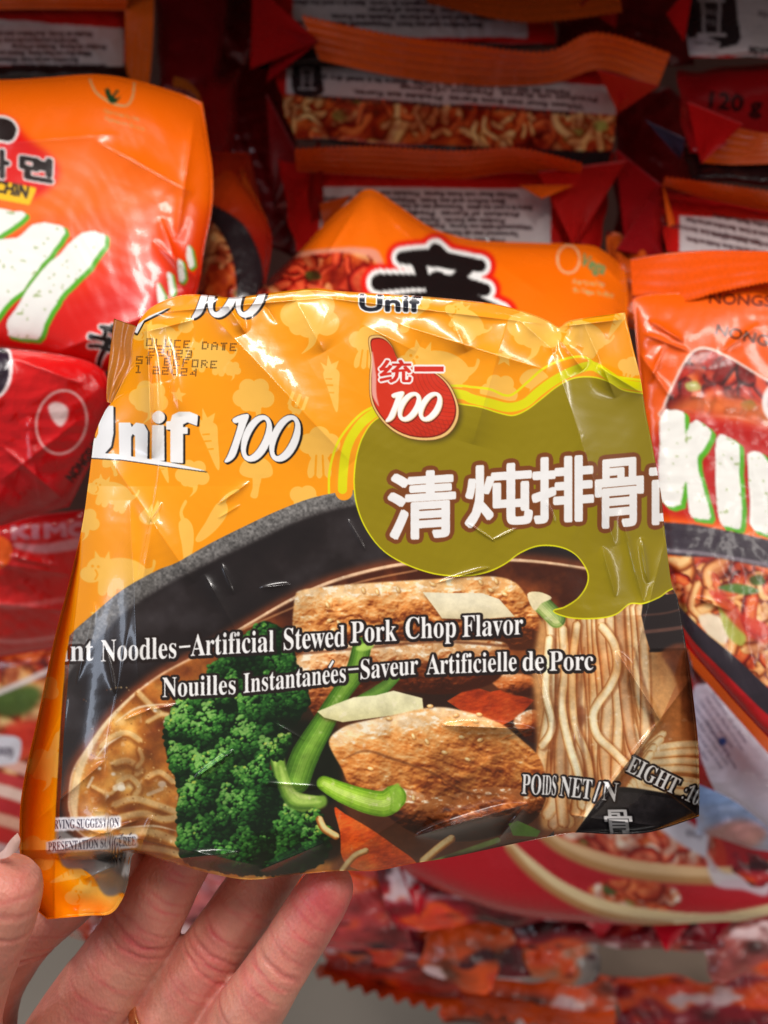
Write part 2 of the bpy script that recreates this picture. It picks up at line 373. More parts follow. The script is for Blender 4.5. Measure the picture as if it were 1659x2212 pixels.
# ------------------------------------------------------------------ print on the held packet
def motif(cv, kind, x, y, s, rot=0, col=(250, 196, 92), al=.85):
    c, si = math.cos(rot), math.sin(rot)
    T = lambda pts: [(x+(a*c-b*si)*s, y+(a*si+b*c)*s) for a, b in pts]
    parts = []
    if kind == 'star':
        parts.append(T([(math.sin(k*math.pi/5)*(1 if k % 2 == 0 else .45), -math.cos(k*math.pi/5)*(1 if k % 2 == 0 else .45)) for k in range(10)]))
    elif kind == 'cloud':
        for a, b, r in ((-.5, -.1, .42), (-.15, -.55, .42), (.42, -.5, .42), (.62, .05, .42), (.05, .1, .5), (-.3, .25, .3)): parts.append(T(circ(a, b, r)))
        parts.append(T(smooth([(.05, .3), (.35, .35), (.3, .8), (-.1, 1.15), (.1, .8)], 5)))
    elif kind == 'carrot':
        parts.append(T(smooth([(-.3, -.5), (.05, -.65), (.34, -.45), (.25, .1), (.08, 1.0), (-.05, 1.05), (-.2, .2)], 5)))
        parts.append(T([(-.2, -.5), (-.35, -.95), (-.12, -.75), (0, -1.2), (.08, -.8), (.4, -.9), (.2, -.5)]))
    elif kind == 'mushroom':
        parts.append(T(smooth([(-.75, 0), (-.55, -.5), (0, -.75), (.6, -.45), (.75, .05), (.4, .25), (-.4, .25)], 5)))
        parts.append(T(smooth([(-.12, .1), (.25, .1), (.18, .7), (.1, 1.15), (-.2, 1.1), (-.12, .7)], 5)))
    elif kind == 'pepper':
        parts.append(T(smooth([(-.1, -.45), (.2, -.5), (.3, -.1), (.05, .5), (-.35, 1.0), (-.55, .95), (-.35, .3), (-.25, -.1)], 5)))
        parts.append(T(smooth([(0, -.4), (.1, -.8), (.45, -1.1), (.5, -1.0), (.2, -.75), (.15, -.4)], 4)))
    elif kind == 'garlic':
        for a, b, r in ((-.4, -.2, .38), (0, -.45, .4), (.4, -.2, .38), (0, 0, .45)): parts.append(T(circ(a, b, r)))
        for a in (-.25, 0, .25): parts.append(T(circ(a, .65, .17, .45, -a)))
    elif kind == 'fork':
        parts.append(T(smooth([(-.4, -.5), (-.3, -.05), (0, .05), (.35, -.1), (.4, -.5), (.3, .3), (.05, .35), (.05, 1.1), (-.12, 1.1), (-.1, .35), (-.4, .2), (-.5, -.4)], 3)))
        for a in (-.42, -.02, .38): parts.append(T([(a-.1, -.75), (a+.08, -.75), (a+.08, 0), (a-.1, 0)]))
    elif kind == 'fire':
        parts.append(T(circ(0, .3, .6, .45)))
        for a, b in ((-.3, -.3), (.05, -.6), (.4, -.9), (.5, -.2)): parts.append(T(smooth([(a-.22, .3), (a+.05, b), (a+.22, .3)], 4)))
    elif kind == 'pig':
        parts.append(T(circ(.15, .05, .85, .52))); parts.append(T(circ(-.62, -.02, .42, .4))); parts.append(T(circ(-.88, .18, .36, .27)))
        parts.append(T([(-.8, -.25), (-.82, -.62), (-.6, -.38)])); parts.append(T([(-.5, -.35), (-.36, -.66), (-.28, -.3)]))
        for a in (-.45, -.15, .45, .72): parts.append(T(smooth([(a-.14, .3), (a+.14, .3), (a+.12, .78), (a-.12, .78)], 4)))
        parts.append(T(smooth([(.85, -.15), (1.08, -.25), (1.1, -.5), (1.2, -.45), (1.15, -.15), (.95, .1)], 4)))
    # union of the pieces
    allp = np.concatenate([np.array(p) for p in parts]); sl = cv.box(allp[:, 0].min(), allp[:, 1].min(), allp[:, 0].max(), allp[:, 1].max(), 3)
    if sl is None: return
    M = np.zeros((sl[0].stop-sl[0].start, sl[1].stop-sl[1].start), np.float32)
    for p in parts:
        q, m = cv.raster(edges_of(p))
        if q is None: continue
        q2 = (slice(q[0].start-sl[0].start, q[0].stop-sl[0].start), slice(q[1].start-sl[1].start, q[1].stop-sl[1].start))
        M[q2] = np.maximum(M[q2], m)
    cv.put(sl, M, C8(*col), al)
    O = (248, 160, 20)
    if kind == 'pig':
        for a, b in ((-.85, -.1), (-.66, -.1)): cv.fill(T(circ(a, b, .05, n=8)), O)
        cv.stroke(T([(-.72, .32), (-.66, .16), (-.74, .02)]), s*.03, O, n=3)
    if kind == 'carrot':
        for b in (-.25, 0, .3): cv.stroke(T([(-.22, b), (0, b+.04)]), s*.03, O, n=2)
    if kind == 'garlic':
        for a in (-.12, .12): cv.stroke(T([(a, .25), (a*1.3, 1.0)]), s*.04, O, n=2)

def hundred(cv, x0, y0, x1, y1, layers):
    """slanted brush '100' in a box"""
    w, h = x1-x0, y1-y0
    def T(pts): return np.array([(x0+(a+.16*(1-b))*w/1.16, y0+b*h) for a, b in pts])
    eds = []
    eds.append(edges_of(T(smooth([(.05, .1), (.13, .02), (.24, .0), (.235, .2), (.215, .55), (.2, .85), (.15, .97), (.085, 1.0), (.11, .85), (.135, .5), (.14, .17), (.09, .17)], 4))))
    for cx in (.43, .81):
        eds.append(edges_of(T(circ(cx, .5, .19, .49)))); eds.append(edges_of(T(circ(cx-.005, .49, .105, .40, .10))))
    cv.text(np.concatenate(eds), layers)

def boxglyph(cv, ch, x0, y0, x1, y1, layers, shear=0, tilt=0, warp=None):
    ed, bb = glyphs(ch)
    def f(x, y):
        u, v = (x-bb[0])/(bb[2]-bb[0]), 1-(y-bb[1])/(bb[3]-bb[1])
        X, Y = x0+u*(x1-x0)-shear*v, y0+v*(y1-y0)+tilt*(u-.5)
        return warp(X, Y) if warp else (X, Y)
    a, b = f(ed[:, 0], ed[:, 1]); c, d = f(ed[:, 2], ed[:, 3]); cv.text(np.stack([a, b, c, d], 1), layers)

def noodle_shade(hi=(252, 226, 170), mid=(226, 176, 108), lo=(150, 88, 38), bias=.25):
    hi, mid, lo = C8(*hi), C8(*mid), C8(*lo)
    def f(t):
        v = np.clip(1-(t+bias)**2, 0, 1)
        return ramp(v, [(0, lo), (.45, mid), (.9, hi), (1, hi)])
    return f

def meat(cv, out, seed, ang, light, lo=(100, 38, 10), mid=(196, 100, 40), hi=(240, 190, 128), cell=46, puff=26):
    sl, m = cv.fill(out, None, grow=0)
    sl2, mb = cv.raster(edges_of(out), pad=puff*2+4); B = blur(mb, int(puff*cv.k)); oy, ox = sl[0].start-sl2[0].start, sl[1].start-sl2[1].start; B = B[oy:oy+m.shape[0], ox:ox+m.shape[1]]
    H, W = m.shape; X, Y = cv.grid(sl); c, s = math.cos(ang), math.sin(ang)
    n0 = noise((H, W), cell*2, seed, 3); big = noise((900, 900), 30, seed+1, 6, ani=(3.4, .5), gain=.6)
    u = ((X*c+Y*s)+n0*60); v = ((-X*s+Y*c)+n0*60); fib = big[(v.astype(int)) % 900, (u.astype(int)) % 900]
    lump = noise((H, W), cell*1.5, seed+3, 5, gain=.55); fine = noise((H, W), 11, seed+4, 4, ani=(1.5, .8), gain=.6)
    h = B*1.7+lump*.55+.10*fine+.16*fib; gy, gx = np.gradient(blur(h, 1)); sh = -(gx*light[0]+gy*light[1])*15
    crack = np.clip(1-np.abs(lump-.46)*24, 0, 1)*np.clip((noise((H, W), cell, seed+5, 2)-.45)*5, 0, 1)
    gloss = np.clip((fine-.58)*6, 0, 1)*np.clip(sh*2.5+.1, 0, 1)
    cx, cy = X.mean(), Y.mean(); pos = ((X-cx)*light[0]+(Y-cy)*light[1])/(W+H)
    t = .40+np.clip(sh, -.36, .26)+(fib-.5)*.3+(fine-.5)*.18-crack*.16+gloss*.3+pos*1.0
    col = ramp(t, [(0, C8(*lo)*.6), (.2, C8(*lo)), (.48, C8(*mid)), (.74, C8(*hi)), (1, C8(255, 240, 210))])
    cv.put(sl, blur(m, 1), col)

def sesame(cv, x, y, a, s=7):
    cv.fill(circ(x+1, y+2, s*1.05, s*.65, a), (110, 55, 20), .6, 1)
    cv.fill(circ(x, y, s, s*.55, a), (228, 176, 104)); cv.fill(circ(x-1, y-1, s*.6, s*.3, a), (255, 232, 180), .9)

def leek(cv, pts, w, cols):
    cols = [C8(*c) for c in cols]; ks = np.linspace(0, 1, len(cols))
    cv.stroke(pts, w, shade=lambda t: ramp((t+1)/2+.05*np.sin(t*23)+.03*np.sin(t*57), list(zip(ks, cols)))*(1+.08*np.sin(t*41))[..., None], soft=1.6)

def broccoli(cv, out, seed, n, lobes, dark=(7, 26, 8), mid=(32, 86, 28), hi=(134, 184, 92), r0=5.6, stem=()):
    """lobes: (x, y, r, level) florets painted back to front"""
    sl, m = cv.fill(out, dark, soft=1); H, W = m.shape; R = np.random.RandomState(seed); X, Y = cv.grid(sl)
    lv = np.full((H, W), .03, np.float32); own = np.full((H, W), -1)
    for k, (x, y, r, b) in enumerate(lobes):
        wob = 1+.16*np.sin(np.arctan2(Y-y, X-x)*5+k)+.08*np.sin(np.arctan2(Y-y, X-x)*11+k*2)
        d = np.hypot(X-x, (Y-y)*1.05)/(r*wob); q = d < 1; z = np.sqrt(np.clip(1-d*d, 0, 1))
        l = np.clip((-.45*(X-x)/r-.75*(Y-y)/r)*.85+z*.62-.2, 0, 1)*b
        lv = np.where(q, l, lv); own = np.where(q, k, own)
    for pts, wd in stem:
        cv.stroke(pts, wd, shade=noodle_shade((196, 216, 120), (132, 170, 66), (60, 96, 30), .2), soft=3)
    ys, xs = np.where((m > .6)); ids = R.choice(len(ys), n); ids = ids[np.argsort(own[ys[ids], xs[ids]]*10000+ys[ids])]
    for i in ids:
        y, x = ys[i], xs[i]
        if own[y, x] < 0 and R.rand() < .5: continue
        r = r0*(.5+1.0*R.rand()); l = np.clip(lv[y, x]*1.15+(R.rand()-.5)*.3, 0, 1.15)
        gx, gy = x/cv.k+sl[1].start/cv.k+cv.x0+R.randn(), y/cv.k+sl[0].start/cv.k+cv.y0
        q = cv.box(gx-r, gy-r, gx+r, gy+r, 2)
        if q is None: continue
        XX, YY = cv.grid(q); el = 1+.6*R.rand(); an = R.rand()*3; dx, dy = XX-gx, YY-gy
        a_, b_ = dx*math.cos(an)+dy*math.sin(an), -dx*math.sin(an)+dy*math.cos(an); d = np.sqrt((a_*el)**2+b_**2)/r
        mk = np.clip((1-d)*r/1.3+.3, 0, 1); t = np.clip(.5-(dx*.5+dy*.9)/r, 0, 1)*(1-.4*d)
        c_hi = C8(*hi) if R.rand() < .9 else C8(186, 206, 84)
        base = ramp(t*l*2.1+.02, [(0, C8(*dark)), (.4, C8(*mid)), (.8, C8(92, 160, 62)), (1, c_hi)])
        cv.put(q, mk, base, .95)

def paint_main():
    cv = Canvas(0, 600, 1560, 2010, 1.0, (254, 157, 8)); im = cv.im
    nz = noise(im.shape[:2], 300, 3, 3)[..., None]; im *= 1+(nz-.5)*.04
    M = [('cloud', 665, 690, 66, .1), ('cloud', 545, 862, 46, -.1), ('garlic', 790, 745, 48, .1), ('star', 583, 778, 21, .1), ('star', 385, 854, 18, .1), ('star', 1090, 772, 22, .1), ('star', 735, 635, 16, 0),
         ('carrot', 718, 830, 54, -.15), ('carrot', 455, 950, 60, -.25), ('fork', 640, 880, 40, .35), ('garlic', 690, 970, 58, 0), ('mushroom', 553, 1020, 48, .05), ('pepper', 470, 1115, 62, .25), ('pepper', 403, 1150, 58, -.45),
         ('cloud', 413, 1030, 38, 0), ('cloud', 318, 865, 44, .1), ('pig', 450, 765, 50, .2), ('pig', 340, 720, 44, .1), ('pig', 243, 1062, 46, .35), ('fire', 322, 1108, 34, .15), ('pig', 255, 1235, 66, .1),
         ('garlic', 655, 1085, 46, .5), ('pig', 945, 790, 72, .25), ('fire', 872, 706, 18, -.4), ('pig', 1010, 690, 44, .7), ('cloud', 1150, 715, 62, .2), ('pig', 1262, 718, 52, .5), ('carrot', 1335, 690, 40, .5), ('carrot', 905, 668, 40, .7), ('cloud', 860, 640, 20, 0),
         ('mushroom', 1155, 830, 46, .3), ('cloud', 1075, 850, 42, 0), ('garlic', 1360, 800, 36, .3), ('star', 212, 1330, 20, .1), ('cloud', 245, 1330, 30, 0), ('cloud', 95, 1660, 44, 0), ('garlic', 95, 1490, 40, .8), ('mushroom', 170, 1420, 40, .2), ('pepper', 125, 1600, 40, .1), ('cloud', 70, 1850, 46, .3), ('pig', 210, 1940, 56, .2), ('carrot', 150, 1890, 40, 1.2), ('fire', 400, 700, 26, 0), ('cloud', 500, 800, 20, 0), ('star', 1300, 850, 15, 0), ('mushroom', 240, 1000, 26, -.4), ('carrot', 350, 1000, 40, -.3), ('cloud', 180, 1130, 34, 0)]
    for k, x, y, s, r in M: motif(cv, k, x, y, s, r)
    plain = cv.im.copy()
    # bowl
    rim = smooth(zz(zoomC, [(195, 440), (240, 370), (330, 290), (450, 190), (600, 105)])+zz(zoomA, [(760, 1245), (900, 1165), (1060, 1085), (1200, 1020), (1350, 965), (1520, 933)])+[(900, 1040), (1100, 1040), (1300, 1090), (1480, 1180), (1620, 1300), (1650, 1600), (1560, 1900), (1300, 2000), (800, 2010), (440, 1960), (250, 1925)]+zz(zoomC, [(300, 1400), (190, 1330), (178, 1200), (172, 1100), (176, 900), (192, 700), (205, 540)]), 6)
    sl, m = cv.fill(rim, None); X, Y = cv.grid(sl)
    g = noise(m.shape, 5, 11, 2); g2 = noise(m.shape, 60, 12, 3)
    cv.put(sl, m, np.repeat((.27+.34*g+.14*(g2-.5))[..., None], 3, 2)*C8(252, 246, 240))
    inner = smooth([(x, y) for x, y in [(152, 1452), (205, 1392), (262, 1330), (330, 1282), (400, 1243), (480, 1203), (560, 1166), (640, 1128), (720, 1102), (800, 1090), (1000, 1080), (1200, 1110), (1400, 1200), (1600, 1330), (1620, 1600), (1540, 1880), (1280, 1975), (800, 1990), (460, 1940), (300, 1880), (200, 1830), (128, 1790), (114, 1700), (118, 1600), (130, 1510)]], 6)
    sl, m = cv.fill(inner, (30, 24, 24), soft=3)
    cv.put(sl, blur(m, 12), ramp(noise(m.shape, 90, 5, 4), [(0, C8(20, 15, 16)), (.6, C8(36, 28, 28)), (1, C8(72, 66, 68))]), .8)
    # broth
    broth = smooth([(1420, 1260), (1300, 1232), (1150, 1210), (1010, 1208), (870, 1217), (740, 1247), (640, 1288), (539, 1345), (440, 1405), (338, 1461), (253, 1531), (193, 1607), (157, 1662), (147, 1722), (150, 1757), (170, 1800), (260, 1850), (350, 1890), (600, 1940), (1000, 1920), (1300, 1840), (1460, 1770), (1540, 1640), (1540, 1440)], 6)
    cv.fill(broth, (118, 58, 32), soft=7, grow=12)
    sl, m = cv.fill(broth, (226, 180, 138), soft=1.4)
    sl, m = cv.fill(broth, None); X, Y = cv.grid(sl)
    w = noise(m.shape, 70, 8, 4)
    d = np.clip((X-150)/420, 0, 1)*np.clip((2000-Y)/500, .3, 1)
    t = .18+.5*(1-d)+(w-.5)*1.25-.25*np.clip((1330-Y)/100, 0, 1)+.15*np.clip((Y-1900)/100, 0, 1)
    col = ramp(t, [(0, C8(70, 28, 12)), (.3, C8(124, 58, 24)), (.6, C8(186, 108, 40)), (.85, C8(228, 164, 78)), (1, C8(246, 212, 150))])
    ins = np.clip((blur(m, 5)-.72)/.25, 0, 1)
    cv.put(sl, ins, col)
    cv.stroke([(300, 1490), (225, 1568), (175, 1655), (160, 1730), (165, 1775)], [1.5, 5, 8, 9, 3], (245, 222, 176), .75, soft=5)
    cv.stroke([(1300, 1232), (1150, 1212), (1010, 1209), (870, 1218), (740, 1248), (640, 1289), (539, 1346), (440, 1406)], [1, 3, 3, 3, 3, 2, 2], (240, 200, 160), .95, soft=2)
    cv.stroke([(420, 1400), (500, 1370), (620, 1318), (760, 1262), (900, 1232)], 2.2, (210, 150, 100), .6, soft=2)
    # noodles swimming in the broth at the left
    ns = noodle_shade((250, 216, 150), (214, 152, 76), (150, 84, 30), .3)
    for pts, wd in [([(300, 1500), (330, 1530), (360, 1548), (420, 1552)], 9), ([(320, 1560), (350, 1545), (372, 1550)], 7), ([(222, 1612), (245, 1592), (275, 1585), (300, 1600)], 9), ([(250, 1650), (275, 1645), (300, 1660), (295, 1668)], 10),
                    ([(258, 1690), (280, 1680), (298, 1700), (290, 1716)], 9), ([(300, 1620), (306, 1640), (295, 1655)], 7), ([(250, 1740), (290, 1728), (340, 1742), (378, 1756)], 11), ([(262, 1768), (310, 1760), (350, 1772), (385, 1768)], 11),
                    ([(270, 1800), (320, 1800), (360, 1812), (400, 1830)], 13), ([(200, 1700), (235, 1716), (250, 1706)], 6), ([(320, 1680), (345, 1670), (372, 1690)], 9), ([(300, 1832), (350, 1838), (400, 1852)], 10)]:
        cv.stroke([(x+2, y+5) for x, y in pts], wd*1.15, (132, 70, 24), .55, soft=6); cv.stroke(pts, wd, shade=ns, al=.7, soft=5)
    for x, y, r in [(262, 1702, 9), (350, 1694, 9), (232, 1720, 4), (215, 1660, 4), (335, 1535, 4), (360, 1560, 7), (245, 1672, 5)]:
        cv.fill(circ(x, y, r, r*.8), (255, 244, 220), .95, 1)
    for pts, wd in (([(205, 1640), (230, 1610), (262, 1590)], 3), ([(250, 1560), (300, 1528), (380, 1520)], 2.5), ([(262, 1696), (250, 1702)], 7), ([(190, 1700), (200, 1680)], 3), ([(320, 1716), (350, 1704)], 4), ([(255, 1790), (330, 1784), (385, 1796)], 2.5)): cv.stroke(pts, [.5, wd, .5] if len(pts) > 2 else wd, (255, 240, 210), .7, soft=3)
    for x, y, a, b in ((300, 1650, 60, 30), (330, 1700, 40, 16), (240, 1730, 34, 14), (350, 1600, 40, 20), (300, 1765, 70, 7), (330, 1815, 70, 8)): cv.fill(circ(x, y, a, b, -.3), (104, 54, 20), .45, 7)
    R = np.random.RandomState(5)
    for _ in range(150):
        x, y = 180+R.rand()*220, 1480+R.rand()*400; cv.fill(circ(x, y, 1+R.rand()*1.6, n=7), (250, 216, 150) if R.rand() < .5 else (120, 60, 20), .5)
    # dark hollow behind the meat
    cv.fill(smooth([(560, 1480), (700, 1420), (900, 1440), (1100, 1430), (1200, 1500), (1190, 1640), (1180, 1800), (1000, 1860), (760, 1860), (640, 1840), (560, 1700)], 5), (84, 42, 20), .95, 10)
    cv.fill(smooth([(840, 1500), (960, 1490), (1120, 1520), (1180, 1560), (1150, 1610), (1040, 1560), (900, 1530)], 5), (40, 22, 14), .9, 5)
    cv.fill(smooth([(600, 1540), (680, 1500), (730, 1560), (720, 1680), (760, 1800), (700, 1860), (620, 1760)], 5), (36, 26, 14), .85, 6)
    cv.fill(smooth([(1130, 1590), (1170, 1600), (1160, 1660)], 5), (50, 30, 24), .8, 3)
    # carrots
    def carrot(out, seed, cols=((150, 36, 8), (226, 84, 20), (255, 140, 52))):
        sl, m = cv.fill(out, None); n = noise(m.shape, 40, seed, 5, ani=(1.6, .8)); gy, gx = np.gradient(n)
        cv.put(sl, m, ramp(.5+(n-.5)*.9-gy*6-gx*5, [(0, C8(*cols[0])), (.5, C8(*cols[1])), (1, C8(*cols[2]))]))
    carrot(zz(zoomD, [(455, 520), (560, 455), (640, 480), (690, 470), (830, 515), (760, 590), (690, 625), (560, 590)]), 21, ((110, 26, 8), (178, 58, 16), (220, 100, 40)))
    meat(cv, smooth(zz(zoomD, [(740, 610), (800, 560), (860, 570), (870, 660), (820, 700)]), 4), 23, .3, (-.5, -1), hi=(220, 140, 80))
    meat(cv, smooth(zz(zoomD, [(640, 420), (740, 400), (830, 420), (850, 480), (800, 500), (700, 480)]), 4), 27, .3, (-.5, -1), hi=(220, 140, 80))
    # rear meat
    meat(cv, smooth([(637, 1292), (650, 1275), (700, 1268), (760, 1262), (850, 1256), (950, 1250), (1060, 1245), (1112, 1258), (1140, 1292), (1166, 1335), (1182, 1370), (1178, 1398), (1125, 1405), (1080, 1400), (960, 1392), (800, 1400), (640, 1420), (632, 1360)], 5), 31, -.1, (-.3, -1), lo=(132, 58, 18), mid=(218, 138, 66), hi=(242, 190, 124), cell=24)
    meat(cv, smooth([(636, 1420), (760, 1390), (900, 1385), (1060, 1384), (1100, 1400), (1090, 1450), (1050, 1482), (960, 1500), (870, 1492), (800, 1480), (720, 1568), (684, 1552), (655, 1500)], 5), 35, -.12, (-.3, -1), mid=(176, 96, 44), hi=(232, 176, 116), cell=30)
    cv.stroke([(650, 1412), (800, 1398), (950, 1386), (1100, 1396)], 3, (96, 40, 16), .7, soft=4)
    # slices of ginger / daikon
    def slice_(pts, c0=(246, 240, 196), c1=(206, 196, 130)):
        sl, m = cv.fill(pts, None); X, Y = cv.grid(sl); n = noise(m.shape, 60, 2, 4, ani=(2, .5))
        t = (Y-Y.min())/(Y.max()-Y.min())*.6+(n-.5)*.5
        cv.fill([(x+2, y+5) for x, y in pts], (70, 34, 12), .6, 3); cv.put(sl, m, ramp(t, [(0, C8(*c0)), (1, C8(*c1))]))
    slice_([(913, 1279), (975, 1281), (1040, 1281), (1078, 1294), (1112, 1332), (1030, 1338), (955, 1336), (935, 1308)], (238, 228, 196), (204, 184, 136))
    # right noodles hanging
    cv.fill([(1165, 1340), (1240, 1320), (1370, 1310), (1420, 1350), (1470, 1500), (1500, 1700), (1440, 1780), (1240, 1800), (1170, 1790), (1160, 1600), (1150, 1450)], (206, 148, 88), 1, 5)
    R = np.random.RandomState(12); ns2 = noodle_shade((255, 234, 186), (240, 194, 130), (184, 118, 62), .15)
    tops = np.linspace(1192, 1385, 14)
    for rep in range(2):
        for i, tx in enumerate(tops+R.randn(14)*6):
            s_ = (tx-1190)/195; bx = 1165+s_*290+R.randn()*16; ph = R.rand()*6; pts = []
            am = 4+R.rand()*15; f2 = 3+R.rand()*5
            for q in range(9):
                t = q/8; y = 1325-12*s_+t*(470-60*R.rand()*t); x = tx+(bx-tx)*(t**1.6)+math.sin(ph+t*f2)*am*t**.7+(10 if tx < 1230 else 0)*math.sin(t*3)
                pts.append((x, y))
            dk = .68+.32*R.rand()
            cv.stroke([(x+3, y) for x, y in pts], 13, (150, 84, 36), .55, soft=3)
            cv.stroke(pts, [9+R.rand()*2, 10+R.rand()*3, 11+R.rand()*4], shade=lambda t, dk=dk: ns2(t)*np.array([dk**.4, dk**.8, dk], np.float32), soft=1.2)
    cv.fill(smooth([(1180, 1500), (1215, 1480), (1240, 1560), (1230, 1680), (1200, 1660)], 5), (110, 56, 26), .3, 8)
    cv.fill(smooth(zz(zoomD, [(1005, 560), (1040, 540), (1050, 600), (1030, 630), (1005, 600)]), 5), (120, 56, 30), .75, 3)
    for pts, wd in [([(1300, 1355), (1325, 1390), (1332, 1440), (1318, 1480), (1290, 1520), (1280, 1550), (1290, 1590), (1320, 1620), (1350, 1650)], 10), ([(1185, 1380), (1180, 1440), (1178, 1500), (1192, 1570), (1170, 1610)], 9),
                    ([(1215, 1360), (1220, 1450), (1212, 1520), (1226, 1600), (1250, 1680), (1256, 1740)], 10), ([(1245, 1350), (1235, 1450), (1240, 1560), (1268, 1640), (1275, 1720), (1262, 1790)], 9)]:
        cv.stroke([(x+5, y+2) for x, y in pts], wd*1.2, (150, 84, 40), .6, soft=5); cv.stroke(pts, wd, shade=noodle_shade((255, 240, 200), (240, 204, 142), (186, 122, 66), .15), soft=1.2)
    q = cv.box(1150, 1330, 1540, 1800); g = noise((q[0].stop-q[0].start, q[1].stop-q[1].start), 70, 44, 3, ani=(.6, 1.6)); g = np.clip((g-.42)*3.2, 0, 1)[..., None]; cv.im[q] *= (1-g*np.array([.12, .26, .4], np.float32))
    for pts in ([(1196, 1350), (1204, 1500), (1190, 1640)], [(1262, 1400), (1252, 1560), (1272, 1700)], [(1370, 1400), (1400, 1520), (1420, 1640)]): cv.stroke(pts, [2, 6, 2], (120, 56, 24), .5, soft=5)
    # facet at the bottom right: noodles again, darker broth, seen across the fold
    fac = [(1427, 1556), (1462, 1475), (1560, 1440), (1560, 1850), (1200, 1850), (1240, 1803), (1313, 1700), (1370, 1640)]
    slf, mf = cv.fill(fac, None); keep = cv.im[slf].copy()
    cv.fill([(1420, 1556), (1450, 1480), (1540, 1480), (1540, 1790), (1300, 1800), (1280, 1760)], (178, 104, 54), .8, 4)
    for i in range(9):
        y = 1590+i*15+R.randn()*3
        cv.stroke([(1425+i*-9+R.rand()*10, y-6), (1400-i*2, y+26), (1470+R.rand()*20, y+18+i*3), (1550, y+20+i*6)], 9, shade=ns2, al=.85, soft=1.5)
    cv.fill([(1180, 1810), (1310, 1697), (1325, 1700), (1420, 1716), (1560, 1730), (1560, 1830), (1200, 1830)], (46, 42, 44), 1, 1)
    cv.stroke([(1300, 1706), (1360, 1706), (1450, 1720), (1560, 1736)], 5, (28, 25, 27), 1, soft=3)
    q = cv.box(1240, 1715, 1540, 1810); g = noise((q[0].stop-q[0].start, q[1].stop-q[1].start), 9, 4, 3)[..., None]; cv.im[q] *= (.8+.45*g)
    now = cv.im[slf]; cv.im[slf] = keep*(1-mf[..., None])+now*mf[..., None]
    # chopsticks
    cv.fill(zz(zoomD, [(1300, 70), (1470, 55), (1500, 300), (1330, 305), (1310, 240), (1290, 150)]), (36, 26, 26))
    cv.stroke(zz(zoomD, [(1300, 150), (1400, 140), (1500, 112)]), 2.5, (92, 60, 50), .8, soft=3)
    cv.stroke(zz(zoomD, [(1308, 222), (1400, 212), (1500, 198)]), 4, (128, 84, 70), .7, soft=4)
    cv.stroke(zz(zoomD, [(1330, 304), (1420, 300), (1500, 288)]), 3, (20, 14, 16), .9, soft=3)
    cv.fill(smooth(zz(zoomD, [(1375, 310), (1500, 290), (1520, 600), (1470, 560), (1440, 420)]), 4), (128, 66, 38), .8, 3)
    # leek behind the chop
    leek(cv, zz(zoomD, [(850, 90), (890, 130), (925, 165)]), 20, [(70, 100, 40), (150, 176, 96), (216, 220, 150), (120, 150, 60)])
    cv.fill(smooth(zz(zoomD, [(800, 60), (850, 50), (905, 75), (860, 100), (830, 130)]), 4), (238, 222, 178))
    # broccoli
    broccoli(cv, smooth([(453, 1440), (500, 1405), (560, 1345), (600, 1352), (632, 1380), (642, 1440), (668, 1505), (655, 1540), (620, 1580), (560, 1600), (470, 1560), (440, 1500)], 4), 61, 1500, [(480, 1450, 44, .5), (560, 1390, 52, .6), (620, 1450, 48, .45), (500, 1520, 60, .6), (590, 1530, 66, .55), (650, 1520, 34, .4)])
    cv.fill(smooth([(560, 1560), (680, 1560), (730, 1620), (740, 1700), (700, 1740), (640, 1700), (600, 1640)], 5), (16, 22, 10), .9, 6)
    # long leeks
    leek(cv, [(782, 1396), (768, 1450), (735, 1500), (700, 1560), (660, 1630), (640, 1685)], [20, 22, 20, 24, 30, 30], [(52, 92, 22), (96, 140, 40), (128, 168, 62), (88, 136, 38), (50, 88, 20)])
    cv.fill(circ(788, 1398, 20, 8, -.2), (172, 206, 92), .9, 1)
    leek(cv, [(855, 1462), (820, 1492), (775, 1512)], [10, 14, 8], [(60, 104, 30), (116, 160, 60), (70, 110, 34)])
    slice_([(685, 1537), (722, 1522), (765, 1506), (812, 1502), (850, 1492), (912, 1508), (915, 1534), (850, 1545), (740, 1560), (700, 1550)])
    # front meat
    meat(cv, smooth([(712, 1612), (716, 1590), (740, 1572), (767, 1562), (838, 1547), (933, 1528), (998, 1535), (1079, 1562), (1129, 1600), (1164, 1635), (1179, 1680), (1176, 1735), (1139, 1778), (1064, 1808), (988, 1816), (903, 1803), (838, 1764), (788, 1722), (752, 1690), (738, 1660)], 5), 41, .34, (-.35, -1), lo=(130, 56, 16), mid=(216, 134, 60), hi=(240, 184, 116), cell=40)
    meat(cv, smooth([(790, 1722), (850, 1700), (950, 1720), (1060, 1700), (1170, 1720), (1150, 1775), (1064, 1808), (988, 1817), (903, 1803), (838, 1764)], 5), 47, .5, (-.2, -1), lo=(70, 28, 8), mid=(136, 66, 26), hi=(196, 120, 62), cell=26)
    cv.stroke([(742, 1640), (790, 1622), (850, 1640), (930, 1668), (1010, 1712), (1090, 1716)], [1, 3, 3, 2, 3, 1], (104, 50, 20), .6, soft=4)
    for x, y, a in [(840, 1552, .1), (929, 1525, 0), (985, 1545, -.3), (1035, 1543, .1), (1027, 1557, .2), (893, 1590, 1.2), (1065, 1570, .1), (997, 1592, .1), (1037, 1598, -.4), (922, 1601, 1.1), (960, 1625, .2), (893, 1723, 1.5), (840, 1720, 1.4), (800, 1660, .2), (1010, 1640, .3), (707, 1306, 1.1), (815, 1278, 1.3), (785, 1275, 1.3), (732, 1345, .9), (712, 1340, -.3), (860, 1273, 1.2), (935, 1262, .3), (1038, 1257, 1), (1072, 1255, 1.2), (1060, 1274, .3), (1090, 1283, .4), (720, 1360, -.3)]:
        sesame(cv, x, y, a)
